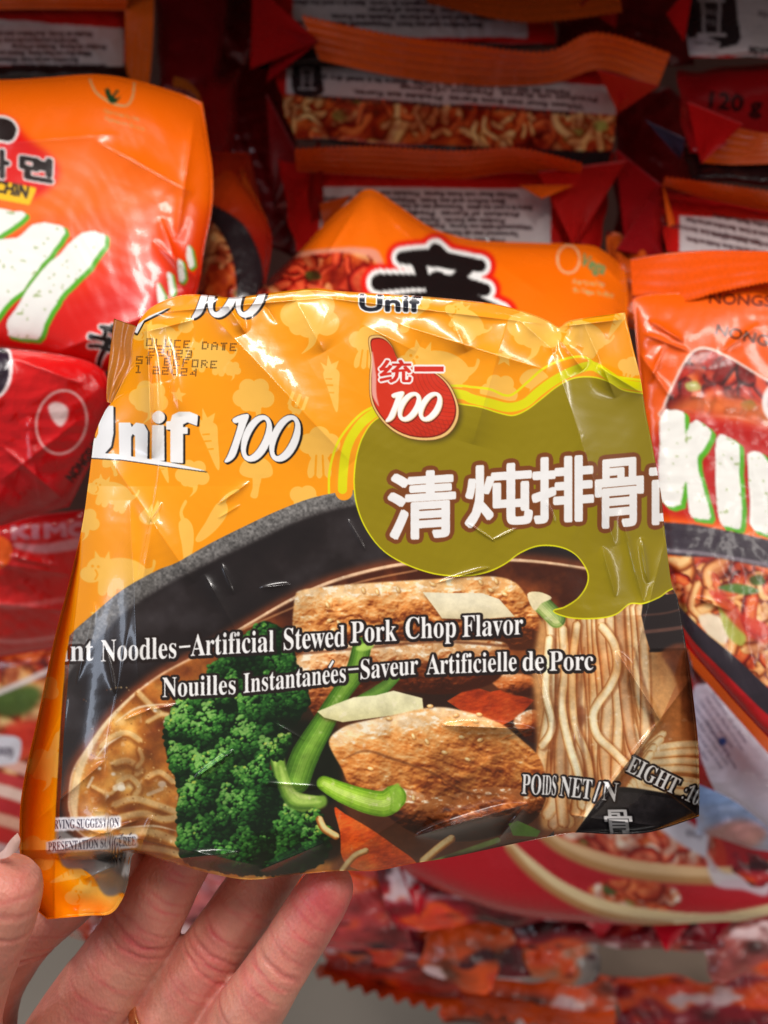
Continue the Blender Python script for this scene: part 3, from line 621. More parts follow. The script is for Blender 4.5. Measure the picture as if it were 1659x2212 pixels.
    broccoli(cv, smooth([(388, 1506), (440, 1470), (540, 1500), (600, 1560), (612, 1580), (606, 1625), (580, 1650), (600, 1690), (629, 1732), (662, 1752), (690, 1775), (712, 1832), (690, 1868), (640, 1885), (560, 1890), (489, 1885), (398, 1860), (383, 1782), (385, 1700), (362, 1640), (357, 1571)], 4), 63, 3600, [(430, 1510, 52, .9), (500, 1500, 50, .8), (560, 1540, 48, .65), (395, 1570, 50, .95), (460, 1580, 56, .85), (540, 1610, 58, .8), (400, 1650, 48, .8), (590, 1625, 34, .95), (470, 1670, 60, .9), (560, 1690, 52, .75), (420, 1740, 54, .8), (640, 1790, 52, .7), (520, 1760, 62, .8), (685, 1820, 38, .65), (610, 1850, 52, .5), (430, 1820, 54, .7), (530, 1850, 60, .55)],
        stem=[([(596, 1640), (612, 1690), (636, 1722), (690, 1730)], [14, 16, 14, 10])])
    cv.fill(smooth([(596, 1650), (612, 1634), (622, 1680), (636, 1716), (660, 1728), (700, 1718), (702, 1742), (650, 1754), (610, 1722)], 5), (120, 160, 56), .95, 2)
    cv.stroke([(606, 1656), (620, 1700), (642, 1730), (690, 1732)], [3, 6, 6, 3], (176, 204, 100), .8, soft=5); cv.stroke([(600, 1690), (626, 1740), (680, 1746)], [2, 4, 2], (62, 100, 30), .7, soft=4)
    for x, y, r in ((600, 1622, 20), (616, 1600, 16), (676, 1768, 20), (700, 1798, 18)): broccoli(cv, circ(x, y, r*1.1, r), 70+int(x), 60, [(x, y, r*1.2, 1.0)], mid=(58, 120, 36), hi=(170, 206, 90), r0=4.6)
    # front carrot, curl of leek, loose noodles
    carrot(smooth([(722, 1745), (745, 1758), (800, 1790), (850, 1825), (895, 1858), (888, 1872), (800, 1885), (742, 1860), (735, 1800)], 3), 71)
    leek(cv, [(700, 1692), (740, 1712), (790, 1730), (830, 1736), (852, 1722)], [16, 22, 26, 28, 26], [(92, 140, 20), (156, 200, 52), (206, 232, 120), (150, 196, 50), (98, 146, 24)])
    cv.fill(smooth([(842, 1706), (860, 1692), (868, 1715), (862, 1750), (846, 1750), (850, 1725)], 4), (150, 196, 60), .9, 1)
    cv.stroke([(838, 1700), (846, 1725), (842, 1755)], 2, (120, 170, 40), .6, soft=2)
    for pts, wd in [([(690, 1770), (700, 1790), (725, 1806)], 8), ([(740, 1880), (765, 1850), (790, 1838)], 7), ([(915, 1860), (950, 1830), (975, 1812)], 9)]: cv.stroke(pts, wd, shade=ns, soft=1.2)
    cv.fill([(1098, 1780), (1118, 1772), (1168, 1795), (1160, 1808), (1108, 1805)], (76, 112, 34)); cv.stroke([(860, 1888), (960, 1855), (1075, 1815)], 6, (120, 150, 74), .85, soft=3)
    cv.fill(smooth([(960, 1850), (1040, 1835), (1120, 1815), (1180, 1815), (1180, 1840), (1000, 1880)], 4), (52, 26, 16), .8, 4)
    # glossy print rings at the foot, underside of the bowl in the left corner
    cv.fill(smooth([(122, 1790), (180, 1820), (282, 1850), (285, 1890), (262, 1928), (225, 1932), (190, 1880), (135, 1870)], 4), (128, 122, 118), 1, 2)
    q, m = cv.fill(smooth([(200, 1850), (262, 1838), (275, 1852), (240, 1865)], 4), (28, 24, 24), 1, 1)
    cv.fill([(275, 1838), (300, 1846), (280, 1895), (262, 1890)], (236, 236, 236), .9, 1)
    q = cv.box(110, 1180, 1540, 1930); z = cv.im[q]; sh_ = z.shape[:2]
    z = z*.5+np.stack([blur1(blur1(z[..., i], 1, 0), 1, 1) for i in range(3)], -1)*.5
    g1 = noise(sh_, 24, 301, 5, gain=.7)[..., None]; g2 = noise(sh_, 120, 302, 3)[..., None]; mk = np.clip((z.max(-1, keepdims=True)-z.min(-1, keepdims=True))*3, .15, 1)
    RM = np.zeros(cv.im.shape[:2], np.float32); slr, mr = cv.raster(edges_of(rim)); RM[slr] = mr; mk = mk*blur(RM, 2)[q][..., None]
    z0 = cv.im[q].copy(); z = z*(1+mk*((g1-.5)*.42+(g2-.5)*.3)); wet = np.clip((noise(sh_, 13, 303, 3)-.73)*9, 0, 1)[..., None]*mk*np.clip(z.mean(-1, keepdims=True)*2-.5, 0, 1); cv.im[q] = np.clip(z*(1-wet*.5)+wet*.5*C8(255, 240, 214), 0, 1)
    # olive cloud with yellow bands
    def band(pts, w, col): cv.stroke(pts, w, col, soft=1)
    thin = zz(zoomA, [(1415, 945), (1418, 850), (1448, 740), (1500, 660), (1560, 600), (1640, 555)])+zz(zoomB, [(200, 500), (480, 485), (560, 490), (640, 500), (700, 525), (740, 520), (800, 470), (870, 410), (960, 370), (1040, 360), (1090, 390), (1160, 440), (1300, 462), (1420, 480)])
    thick = zz(zoomB, [(5, 930), (8, 860), (22, 760), (60, 680), (130, 610), (300, 520), (500, 520), (560, 540), (640, 560), (720, 578), (790, 560), (850, 510), (920, 460), (1000, 420), (1080, 400), (1150, 440), (1210, 475), (1300, 490), (1420, 510)])
    band([(x+3, y+5) for x, y in thick], 19, (250, 158, 20)); band(thick, 10, (226, 220, 8)); band(thin, 2.6, (232, 226, 20))
    blob = smooth(zz(zoomB, [(1450, 545), (1290, 520), (1210, 505), (1150, 470), (1080, 450), (1000, 455), (930, 490), (860, 545), (800, 590), (740, 615), (680, 605), (600, 580), (540, 570), (450, 560), (300, 570), (160, 625), (100, 695), (68, 790), (58, 900), (70, 1000), (110, 1100), (180, 1190), (280, 1250), (400, 1290), (520, 1300), (620, 1285), (700, 1250), (770, 1200), (850, 1170), (940, 1175), (1010, 1210), (1060, 1280), (1060, 1340), (1020, 1400), (960, 1440), (915, 1455), (990, 1480), (1100, 1482), (1180, 1465), (1240, 1420), (1300, 1418), (1370, 1390), (1425, 1355), (1600, 1300), (1600, 560)]), 6)
    cv.fill(blob, (232, 228, 16), grow=2.6); sl, m = cv.fill(blob, None); X, Y = cv.grid(sl)
    cv.put(sl, m*1.0, C8(146, 128, 4)*(1+.05*(noise(m.shape, 200, 9, 2)-.5))[..., None])
    # big characters
    W_, B_ = (242, 240, 238), (124, 66, 26)
    for ch, x0, x1, y0, y1 in [("清", 200, 492, 852, 1142), ("炖", 532, 822, 822, 1088), ("排", 820, 1085, 788, 1072), ("骨", 1092, 1300, 798, 1092), ("面", 1325, 1560, 830, 1075)]:
        ed, bb = glyphs(ch); (X0, Y0), (X1, Y1) = zoomB(x0, y0), zoomB(x1, y1)
        f = lambda x, y: (X0+3+(x-bb[0])/(bb[2]-bb[0])*(X1-X0-6), Y1-3-(y-bb[1])/(bb[3]-bb[1])*(Y1-Y0-6)-((x-bb[0])/(bb[2]-bb[0])-.5)*9)
        a, b = f(ed[:, 0], ed[:, 1]); c, d = f(ed[:, 2], ed[:, 3]); e = np.stack([a, b, c, d], 1)
        if ch == "清": first = []
        first.append(e)
    for e in first: cv.text(e, [(13.5, 0, B_, 0, 0)])
    for e in first: cv.text(e, [(4.5, 0, W_, 0, 0)])
    # drop logo
    drop = smooth(zz(zoomB, [(118, 285), (145, 268), (182, 276), (215, 310), (245, 372), (300, 400), (390, 420), (460, 475), (500, 560), (500, 630), (462, 690), (395, 717), (300, 712), (220, 676), (158, 612), (126, 540), (122, 450), (128, 370)]), 6)
    cv.fill([(x+7, y+5) for x, y in drop], (40, 30, 10), .55, 5); cv.fill(drop, (110, 60, 20), grow=1.2); cv.fill(drop, (240, 196, 120)); ctr = drop.mean(0)
    d2 = ctr+(drop-ctr)*.955; cv.fill(d2, (120, 20, 10)); d3 = ctr+(drop-ctr)*.93; sl, m = cv.fill(d3, None); X, Y = cv.grid(sl)
    rad = np.minimum(np.hypot(X-990, Y-830) % 9, 9); ring = ((np.hypot(X-975, Y-800) % 9 < 1.8) & (X > 890)) | ((np.hypot(X-850, Y-960) % 9 < 1.8) & (Y > 905))
    cv.put(sl, m, C8(214, 48, 20)*(1-.12*ring-.12*np.clip((Y-900)/60, 0, 1))[..., None])
    cv.stroke(zz(zoomB, [(133, 340), (140, 440), (142, 520), (160, 570)]), [1, 5, 5, 1], (244, 190, 180), .8, soft=3)
    for ch, x0, x1, y0, y1 in [("统", 165, 300, 375, 470), ("一", 316, 438, 404, 422)]:
        ed, bb = glyphs(ch); (X0, Y0), (X1, Y1) = zoomB(x0, y0), zoomB(x1, y1)
        f = lambda x, y: (X0+(x-bb[0])/(bb[2]-bb[0])*(X1-X0), Y1-(y-bb[1])/(bb[3]-bb[1])*(Y1-Y0))
        a, b = f(ed[:, 0], ed[:, 1]); c, d = f(ed[:, 2], ed[:, 3]); cv.text(np.stack([a, b, c, d], 1), [(5, 0, (250, 244, 240), 0, 0), (1.4, 0, (214, 40, 24), 0, 0)])
    hundred(cv, *zoomB(172, 512), *zoomB(446, 636), [(2, 1, (70, 10, 4), 2, 3), (2.2, 0, (240, 200, 150), 1, 1), (1.2, 0, (252, 250, 246), 0, 0)])
    # brand words
    K, Wt = (26, 20, 16), (246, 245, 244)
    hundred(cv, *zoomA(940, 610), *zoomA(1312, 812), [(2.6, 0, K, 3.5, 2.5), (2.6, 0, K, 0, 0), (1.2, 0, Wt, 0, 0)])
    hundred(cv, *zoomA(800, -5), *zoomA(1165, 192), [(2.6, 0, K, 3.5, 2.5), (2.6, 0, K, 0, 0), (1.2, 0, Wt, 0, 0)])
    def poly(pts, n=0): return edges_of(smooth(zz(zoomA, pts), 5) if n else zz(zoomA, pts))
    U = poly([(335, 573), (392, 573), (394, 690), (402, 712), (414, 712), (424, 690), (428, 573), (486, 573), (486, 690), (476, 745), (440, 786), (380, 786), (345, 745), (335, 690)])
    N_ = poly([(512, 645), (560, 645), (565, 665), (585, 645), (618, 650), (634, 680), (632, 800), (584, 800), (582, 700), (570, 690), (562, 705), (562, 798), (515, 795)])
    I_ = np.concatenate([poly([(656, 655), (704, 655), (706, 806), (654, 806)]), edges_of(circ(*zoomA(682, 620), 13))])
    F_ = poly([(735, 812), (735, 672), (716, 672), (716, 640), (735, 638), (742, 612), (770, 598), (815, 598), (850, 612), (846, 655), (806, 640), (786, 650), (786, 664), (806, 664), (806, 690), (786, 690), (786, 816)])
    SW = poly([(380, 772), (500, 780), (620, 798), (760, 822), (886, 852), (700, 826), (520, 800), (380, 792)])
    for e in (U, N_, I_, F_, SW): cv.text(e, [(.8, 0, K, 4.5, 2.5), (.8, 0, K, 2, 2)])
    for e in (U, N_, I_, F_, SW): cv.text(e, [(.8, 0, Wt, 0, 0)])
    cv.text(poly([(560, 245), (640, 185), (735, 145), (700, 165), (620, 205), (590, 260)]), [(1.5, 0, K, 0, 3), (0, 0, Wt, 0, 0)])
    e = text_edges("Unif", *[zoomB(82, 0)[0], zoomB(340, 0)[0]], zoomB(0, 160)[1], zoomB(0, 165)[1], 33); cv.text(e, [(5, 0, (250, 248, 244), 0, 0), (1.6, 0, (30, 32, 44), 0, 0)])
    # serif lines
    def line(words, cap, lay):
        es = [text_edges(serif(w), x0, x1, b0, b1, cap, capref=serif("N")) for w, x0, x1, b0, b1 in words]
        for L in lay:
            for e in es: cv.text(e, [L])
    K2 = (32, 22, 20); lay = [(6.5, 0, K2, 1, 1), (.35, 0, (250, 249, 246), 0, 0)]
    L1 = [("Instant", 22, 202, 1431, 1427), ("Noodles", 218, 381, 1429, 1421), ("–", 387, 411, 1415, 1413), ("Artificial", 412, 592, 1417, 1407), ("Stewed", 613, 745, 1404, 1396), ("Pork", 758, 857, 1389, 1384), ("Chop", 876, 985, 1380, 1376), ("Flavor", 999, 1130, 1376, 1370)]
    line(L1, 46, lay)
    L2 = [("Nouilles", 351, 509, 1506, 1499), ("Instantanees", 526, 747, 1497, 1473), ("–", 752, 775, 1462, 1460), ("Saveur", 779, 903, 1467, 1456), ("Artificielle", 921, 1116, 1457, 1449), ("de", 1129, 1175, 1449, 1448), ("Porc", 1187, 1282, 1449, 1447)]
    line(L2, 42, lay)
    cv.stroke([(712, 1441), (719, 1429)], 4.6, K2, raw=True); cv.stroke([(712, 1441), (719, 1429)], 2.4, (250, 249, 246), raw=True)
    # net weight lines
    def seg(words, cap, grow=4.6):
        es = []
        for w, x0, y0, x1, y1 in words:
            an = math.atan2(y1-y0, x1-x0); L = math.hypot(x1-x0, y1-y0); c, s = math.cos(an), math.sin(an)
            es.append(text_edges(serif(w), 0, L, 0, 0, cap, capref=serif("N"), fn=lambda X, Y, c=c, s=s, x0=x0, y0=y0: (x0+X*c-Y*s, y0+X*s+Y*c)))
        for e in es: cv.text(e, [(grow, 0, K2, .5, .5)])
        for e in es: cv.text(e, [(0, 0, (250, 249, 246), 0, 0)])
    seg([("PO", *zoomD(775, 918), *zoomD(858, 922)), ("IDS", *zoomD(862, 922), *zoomD(922, 925)), ("NET", *zoomD(938, 926), *zoomD(1072, 942)), ("/", *zoomD(1082, 950), *zoomD(1112, 952))], 42)
    sl, m = cv.fill(zz(zoomD, [(1090, 850), (1175, 850), (1112, 950), (1090, 950)]), None); keep = cv.im[sl].copy()
    seg([("N", *zoomD(1118, 944), *zoomD(1185, 952))], 40); cv.im[sl] = cv.im[sl]
    seg([("EIGHT", *zoomD(1222, 820), *zoomD(1432, 922)), (":105", *zoomD(1462, 938), *zoomD(1560, 985))], 36)
    boxglyph(cv, "骨", *zoomD(1128, 988), *zoomD(1244, 1082), [(6, 0, (20, 17, 20), 0, 0), (1.3, 0, (226, 224, 224), 0, 0)], shear=-6)
    # serving suggestion
    def small(t, x0, x1, b0, b1):
        e = text_edges(serif(t), x0, x1, b0, b1, 19, capref=serif("N")); cv.text(e, [(5.5, 1, (236, 234, 236), 0, 0), (0, 0, (44, 36, 56), 0, 0)])
    small("SERVING SUGGESTION", 100, 257, 1791, 1786); small("PRESENTATION SUGGEREE", 104, 293, 1839, 1826)
    for x, y in ((126, 1812), (262, 1806), (280, 1804)): cv.stroke([(x, y), (x+4, y-5)], 1, (44, 36, 56), raw=True)
    Xg, Yg = cv.grid((slice(0, cv.H), slice(0, cv.W))); rx = np.interp(Yg, [1380, 1430, 1600, 1790, 1815, 1830], [150, 141, 129, 119, 116, 60]); mk = (np.clip(rx-Xg, 0, 1)*(Yg > 1370)*(Yg < 1830))[..., None]; cv.im[:] = cv.im*(1-mk)+plain*mk
    cv.fill([(1180, 1822), (1310, 1790), (1560, 1780), (1560, 1860), (1180, 1860)], (40, 36, 38), .0)
    # printed dot-matrix date
    F5 = {'D': "F111F", 'E': "", }
    G = {'D': ["1110", "1001", "1001", "1001", "1110"], 'L': ["1000", "1000", "1000", "1000", "1111"], 'U': ["1001", "1001", "1001", "1001", "1111"], 'C': ["1111", "1000", "1000", "1000", "1111"], 'E': ["1111", "1000", "1110", "1000", "1111"],
         'A': ["0110", "1001", "1111", "1001", "1001"], 'T': ["1111", "0110", "0110", "0110", "0110"], '2': ["1111", "0001", "1111", "1000", "1111"], '0': ["0110", "1001", "1001", "1001", "0110"], '3': ["1111", "0001", "0111", "0001", "1111"],
         'B': ["1110", "1001", "1110", "1001", "1110"], 'F': ["1111", "1000", "1110", "1000", "1000"], 'O': ["1111", "1001", "1001", "1001", "1111"], 'R': ["1110", "1001", "1110", "1010", "1001"], 'S': ["1111", "1000", "1111", "0001", "1111"], '1': ["0110", "0010", "0010", "0010", "0111"], '4': ["0001", "0011", "0101", "1111", "0001"], 'I': ["0110", "0110", "0110", "0110", "0110"], ' ': ["0000"]*5}
    for t, x, y in [("OLUCE DATE", 318, 731), ("  22023", 282, 752), ("ST BEFORE", 296, 771), ("1 22024", 292, 791)]:
        dx = 3.75
        for ch in t:
            for r_, row in enumerate(G[ch]):
                for c_, b in enumerate(row):
                    if b == '1': px, py = x+c_*dx+.6*r_*-.5, y+r_*3.5+(x-300)*.06; cv.fill(circ(px, py, 1.6, n=8), (44, 30, 20), .95)
            x += dx*5.35
    np.clip(cv.im, 0, 1, out=cv.im)
    return cv
# ------------------------------------------------------------------ the held packet
FILM = film_mat("glossy_printed_film", .22, .4, .02, .42, 420)
FILM_BG = film_mat("printed_film_on_shelf", .24, .28, .06, .42, 200)
ART = paint_main()
ridX = lambda Y: np.interp(Y, [1080, 1209, 1379, 1430, 1600, 1790, 1900, 2000], [180, 172, 152, 144, 131, 121, 118, 118])
def held_extra(X, Y, s, t):
    h = np.zeros_like(X)
    # gusset down the left side: film turns back beyond the front edge
    k = np.clip((ridX(Y)-X), 0, 200)*np.clip((Y-1100)/120, 0, 1); h -= k*.16+2.0*(1-np.exp(-k/6))
    h += 1.4*np.exp(-np.abs(X-ridX(Y)-6)/12)*np.clip((Y-1150)/150, 0, 1)*np.clip((1840-Y)/60, 0, 1)
    # the loose seal tail below the left corner
    k = np.clip((Y-1836)/20, 0, 1)*np.clip((300-X)/15, 0, 1); h -= 5*k; h += .5*k*np.sin((X+Y*.6)/16)+.4*k*np.sin((X*.4-Y)/13)
    # folded facet at the lower right
    def side(x0, y0, x1, y1): return ((X-x0)*(y1-y0)-(Y-y0)*(x1-x0))/math.hypot(x1-x0, y1-y0)   # >0 to the right of a downward line
    d = np.minimum(side(1240, 1800, 1425, 1555)*-1, 400)
    dn = ((X-1425)*(1800-1555)+(Y-1555)*(1425-1240))/math.hypot(185, 245)
    f = np.clip(dn, 0, 400)*np.clip((Y-1440)/120, 0, 1); h -= .045*f+1.6*(1-np.exp(-f/7))
    f2 = np.clip(side(1345, 1425, 1427, 1557), 0, 300)*np.clip((Y-1400)/60, 0, 1)*np.clip((1600-Y)/60, 0, 1); h -= .03*f2
    # top edge: folded over, dented at the right
    h += -2.5*np.exp(-((X-1195)/42)**2-((Y-700)/60)**2)+1.8*np.exp(-((X-1240)/30)**2-((Y-715)/30)**2)
    # noodle block under the film: a broad flat plateau lower down
    return h
HC = [  # x0, y0, x1, y1, half width, height (mm), skew
    (318, 690, 328, 990, 15, 3.4, .3), (355, 690, 390, 900, 14, .9, 0), (300, 720, 420, 690, 9, .9, 0), (480, 640, 530, 720, 12, 1.6, .2), (560, 640, 600, 700, 8, -.8, 0),
    (505, 985, 545, 1010, 4, .5, 0), (520, 1090, 470, 1120, 3.5, .5, 0), (320, 1130, 350, 1085, 3.5, .6, 0), (470, 1090, 540, 1040, 5, .5, 0),
    (560, 1270, 628, 1262, 7, 1.1, .3), (600, 1282, 630, 1240, 5, .9, 0), (610, 1150, 640, 1190, 4, .6, 0), (478, 1215, 505, 1285, 8, .8, 0), (750, 1120, 790, 1190, 5, .7, 0), (690, 1185, 706, 1180, 3, .5, 0),
    (268, 1555, 330, 1530, 6, 1.1, 0), (330, 1532, 386, 1522, 5, 1.0, 0), (160, 1436, 190, 1440, 5, .9, 0), (186, 1440, 192, 1470, 4, .8, 0), (420, 1682, 506, 1620, 3.5, 1.2, 0), (416, 1680, 440, 1684, 4, .8, 0),
    (560, 1690, 700, 1700, 7, .5, 0), (700, 1700, 690, 1640, 5, .3, 0), (955, 1566, 1155, 1575, 6, 2.2, .4), (1080, 1600, 1142, 1572, 4, .9, 0), (895, 1806, 1142, 1735, 8, 3.4, .3), (1135, 1740, 1070, 1820, 6, 1.2, 0), (1080, 1640, 1100, 1600, 3, .5, 0),
    (1332, 1405, 1430, 1562, 8, 3, .3), (1425, 1555, 1240, 1800, 4.5, 1.2, 0), (1010, 1130, 1070, 1170, 2.6, .6, 0), (1060, 1168, 1120, 1140, 2.6, .5, 0), (940, 1260, 1060, 1225, 3, .5, 0), (1000, 1100, 1015, 1120, 2.5, .6, 0), (1180, 1080, 1200, 1130, 3, .4, 0),
    (1385, 1160, 1400, 1260, 5, .9, 0), (1340, 1100, 1390, 1300, 6, .8, 0), (1300, 1180, 1330, 1290, 5, .5, 0), (1200, 720, 1260, 800, 18, 1.5, .2), (1262, 700, 1330, 860, 14, 1.2, -.2), (1120, 690, 1200, 760, 16, 1.2, 0), (1210, 705, 1345, 690, 9, 1.4, 0), (1290, 790, 1390, 850, 12, 1.5, 0),
    (1230, 1760, 1430, 1786, 6, .8, 0), (440, 1240, 520, 1380, 22, .8, 0), (230, 1400, 250, 1500, 5, .7, 0), (205, 1300, 165, 1480, 6, .6, 0), (200, 1750, 260, 1760, 6, .7, 0), (150, 1780, 285, 1820, 8, 1.2, 0), (180, 1900, 270, 1860, 6, 1.2, 0), (300, 1845, 330, 1760, 7, .9, 0), (330, 1130, 300, 1300, 12, .6, 0), (590, 1560, 660, 1600, 4, .5, 0), (1240, 1560, 1255, 1700, 5, .6, 0), (1150, 1420, 1190, 1560, 5, .5, 0), (780, 700, 900, 760, 30, .8, 0), (640, 650, 700, 760, 26, 1.0, 0), (960, 660, 1010, 760, 24, .9, 0)]
HC = [(a, b, c, d, w*(1.35 if math.hypot(c-a, d-b) > 85 else 1), h*(1.45 if math.hypot(c-a, d-b) > 85 else .62), k) for a, b, c, d, w, h, k in HC if math.hypot(c-a, d-b) > 52]
# long soft folds, the rolled top edge, pinch lines from the grip
HC += [(325, 676, 700, 643, 7, .8, 0), (690, 642, 1180, 700, 7, .8, 0), (70, 1780, 230, 1640, 14, 1.8, 0), (95, 1850, 300, 1770, 10, 1.6, 0), (60, 1700, 150, 1500, 12, 1.4, 0), (330, 1860, 520, 1840, 10, 1.6, 0), (560, 1880, 700, 1820, 10, 1.4, 0), (860, 700, 1180, 800, 26, 1.3, 0), (420, 640, 760, 1000, 60, 2.2, 0), (1180, 720, 1330, 1180, 50, 2.0, .2), (230, 980, 420, 1260, 40, 1.8, 0), (1100, 680, 1020, 960, 50, 1.6, 0), (700, 1880, 1180, 1560, 60, 1.4, 0), (150, 1780, 560, 1870, 30, 2.2, 0), (280, 1080, 300, 1480, 26, 1.5, 0), (1440, 1160, 1350, 1500, 30, 1.6, 0)]
top = [(301, 693), (321, 668), (360, 647), (402, 636), (452, 638), (502, 643), (552, 637), (673, 623), (737, 629), (833, 635), (913, 640), (1059, 655), (1139, 675), (1184, 693), (1207, 706), (1226, 694), (1265, 686), (1350, 675)]
left = [(301, 693), (286, 735), (281, 791), (266, 821), (241, 871), (228, 886), (206, 936), (198, 987), (191, 1042), (178, 1132), (150, 1255), (117, 1381), (82, 1546), (52, 1682), (42, 1772), (46, 1880), (67, 1950), (102, 1986)]
right = [(1350, 675), (1365, 741), (1383, 816), (1395, 891), (1410, 967), (1428, 1067), (1435, 1137), (1450, 1258), (1464, 1294), (1481, 1389), (1491, 1454), (1501, 1535), (1508, 1605), (1511, 1700), (1510, 1764)]
bottom = [(102, 1986), (190, 1978), (238, 1974), (264, 1943), (277, 1905), (285, 1850), (302, 1843), (338, 1853), (439, 1883), (539, 1900), (654, 1888), (737, 1881), (812, 1881), (888, 1866), (978, 1851), (1109, 1823), (1169, 1811), (1239, 1799), (1320, 1802), (1390, 1800), (1440, 1788), (1510, 1764)]
def held_profile(X, Y, s, t, e):
    k = np.clip((Y-1050)/200, 0, 1); dl = (X-ridX(Y))/60*k+s*9*(1-k); ds = np.minimum(dl, (1-s)*9)
    a = 1-np.exp(-np.clip(ds, 0, 9)*1.5); b = 1-np.exp(-np.clip(t*4, 0, 9)); c = 1-np.exp(-np.clip((1-t)*16, 0, 20))
    return np.clip(a*(.72+.28*b)*c, 0, 1)
held = packet("noodle_packet", "orange noodle packet with olive cloud and pork bowl, held up in the hand", None, (top, right, bottom, left), (.180, .180, .170, .168), ART,
              bulge=9, back=20, step=1.35, wr=(210, .42, 4), mat=FILM, creases=HC, extra=held_extra, profile=held_profile, back_col=(250, 150, 20))
# the back seal fin standing out at the upper left
fa = [(300, 706, .186), (290, 740, .187), (287, 790, .187), (262, 828, .186), (240, 872, .184)]
fb = [(246, 688, .19), (240, 740, .192), (233, 800, .192), (230, 850, .19), (231, 868, .187)]
seal(held, fa, fb, (196, 116, 30), FILM, ribs=2, name="back_seal", amp=.3, thick=.4, wave=.6)  # film's orange darkened, its shade put into the colour
# ------------------------------------------------------------------ the hand
def skin_mat():
    m, nt, p = new_mat("skin"); tc = node(nt, "ShaderNodeTexCoord"); at = node(nt, "ShaderNodeAttribute", attribute_name="ink")
    n1 = node(nt, "ShaderNodeTexNoise"); n1.inputs["Scale"].default_value = 160; n1.inputs["Detail"].default_value = 6
    mx = node(nt, "ShaderNodeMix", data_type='RGBA', blend_type='MULTIPLY'); mx.inputs[0].default_value = .35
    cr = node(nt, "ShaderNodeValToRGB"); cr.color_ramp.elements[0].color = (.62, .5, .48, 1); cr.color_ramp.elements[1].color = (1.25, 1.2, 1.18, 1); cr.color_ramp.elements[0].position = .3; cr.color_ramp.elements[1].position = .7
    nt.links.new(tc.outputs["Object"], n1.inputs["Vector"]); nt.links.new(n1.outputs["Fac"], cr.inputs["Fac"]); nt.links.new(at.outputs["Color"], mx.inputs[6]); nt.links.new(cr.outputs["Color"], mx.inputs[7])
    nt.links.new(mx.outputs[2], p.inputs["Base Color"])
    p.inputs["Roughness"].default_value = .42; p.inputs["Subsurface Weight"].default_value = .35; p.inputs["Subsurface Radius"].default_value = (1, .35, .2); p.inputs["Subsurface Scale"].default_value = .0035
    v = node(nt, "ShaderNodeTexVoronoi"); v.inputs["Scale"].default_value = 1300
    mp = node(nt, "ShaderNodeMapping"); mp.inputs["Rotation"].default_value = (0, .5, 0); mp.inputs["Scale"].default_value = (1, 1, .45)
    n3 = node(nt, "ShaderNodeTexNoise"); n3.inputs["Scale"].default_value = 900; n3.inputs["Detail"].default_value = 4
    b1 = node(nt, "ShaderNodeBump"); b1.inputs["Strength"].default_value = .3; b1.inputs["Distance"].default_value = .0004
    b2 = node(nt, "ShaderNodeBump"); b2.inputs["Strength"].default_value = .25; b2.inputs["Distance"].default_value = .0005
    nt.links.new(tc.outputs["Object"], mp.inputs["Vector"]); nt.links.new(mp.outputs["Vector"], v.inputs["Vector"]); nt.links.new(mp.outputs["Vector"], n3.inputs["Vector"])
    nt.links.new(v.outputs["Distance"], b1.inputs["Height"]); nt.links.new(n3.outputs["Fac"], b2.inputs["Height"]); nt.links.new(b1.outputs["Normal"], b2.inputs["Normal"]); nt.links.new(b2.outputs["Normal"], p.inputs["Normal"])
    return m
SKIN = skin_mat()
def tube(bm, chain, n=60, m=36, flat=1.0):
    """chain: (X, Y, depth, radius in picture units) -> closed capsule-like limb"""
    C_ = np.array(chain, float); pos = P3(C_[:, 0], C_[:, 1], C_[:, 2]); rad = C_[:, 3]*C_[:, 2]/FOC
    Q = smooth(np.c_[pos, rad], 10, False); pos, rad = Q[:, :3], Q[:, 3]
    k = np.r_[0, np.cumsum(np.linalg.norm(np.diff(pos, axis=0), axis=1))]; u = np.linspace(0, k[-1], n)
    pos = np.stack([np.interp(u, k, pos[:, i]) for i in range(3)], 1); rad = np.interp(u, k, rad)
    # round the two ends
    for sgn, r_end in ((0, rad[0]), (1, rad[-1])):
        d = u if sgn == 0 else u[-1]-u; q = np.clip(d/(r_end*1.15), 0, 1); rad = rad*np.sqrt(np.clip(1-(1-q)**2, .0004, 1))
    tan = np.gradient(pos, axis=0); tan /= np.linalg.norm(tan, axis=1)[:, None]
    rings = []
    for i in range(n):
        e1 = np.cross(tan[i], FWD); e1 /= np.linalg.norm(e1); e2 = np.cross(tan[i], e1)
        rings.append([bm.verts.new(Vector(pos[i]+rad[i]*(math.cos(a)*e1+flat*math.sin(a)*e2))) for a in np.arange(m)*2*math.pi/m])
    for i in range(n-1):
        for j in range(m): bm.faces.new((rings[i][j], rings[i][(j+1) % m], rings[i+1][(j+1) % m], rings[i+1][j]))
    bm.faces.new(rings[0][::-1]); bm.faces.new(rings[-1])
    return pos, rad, tan
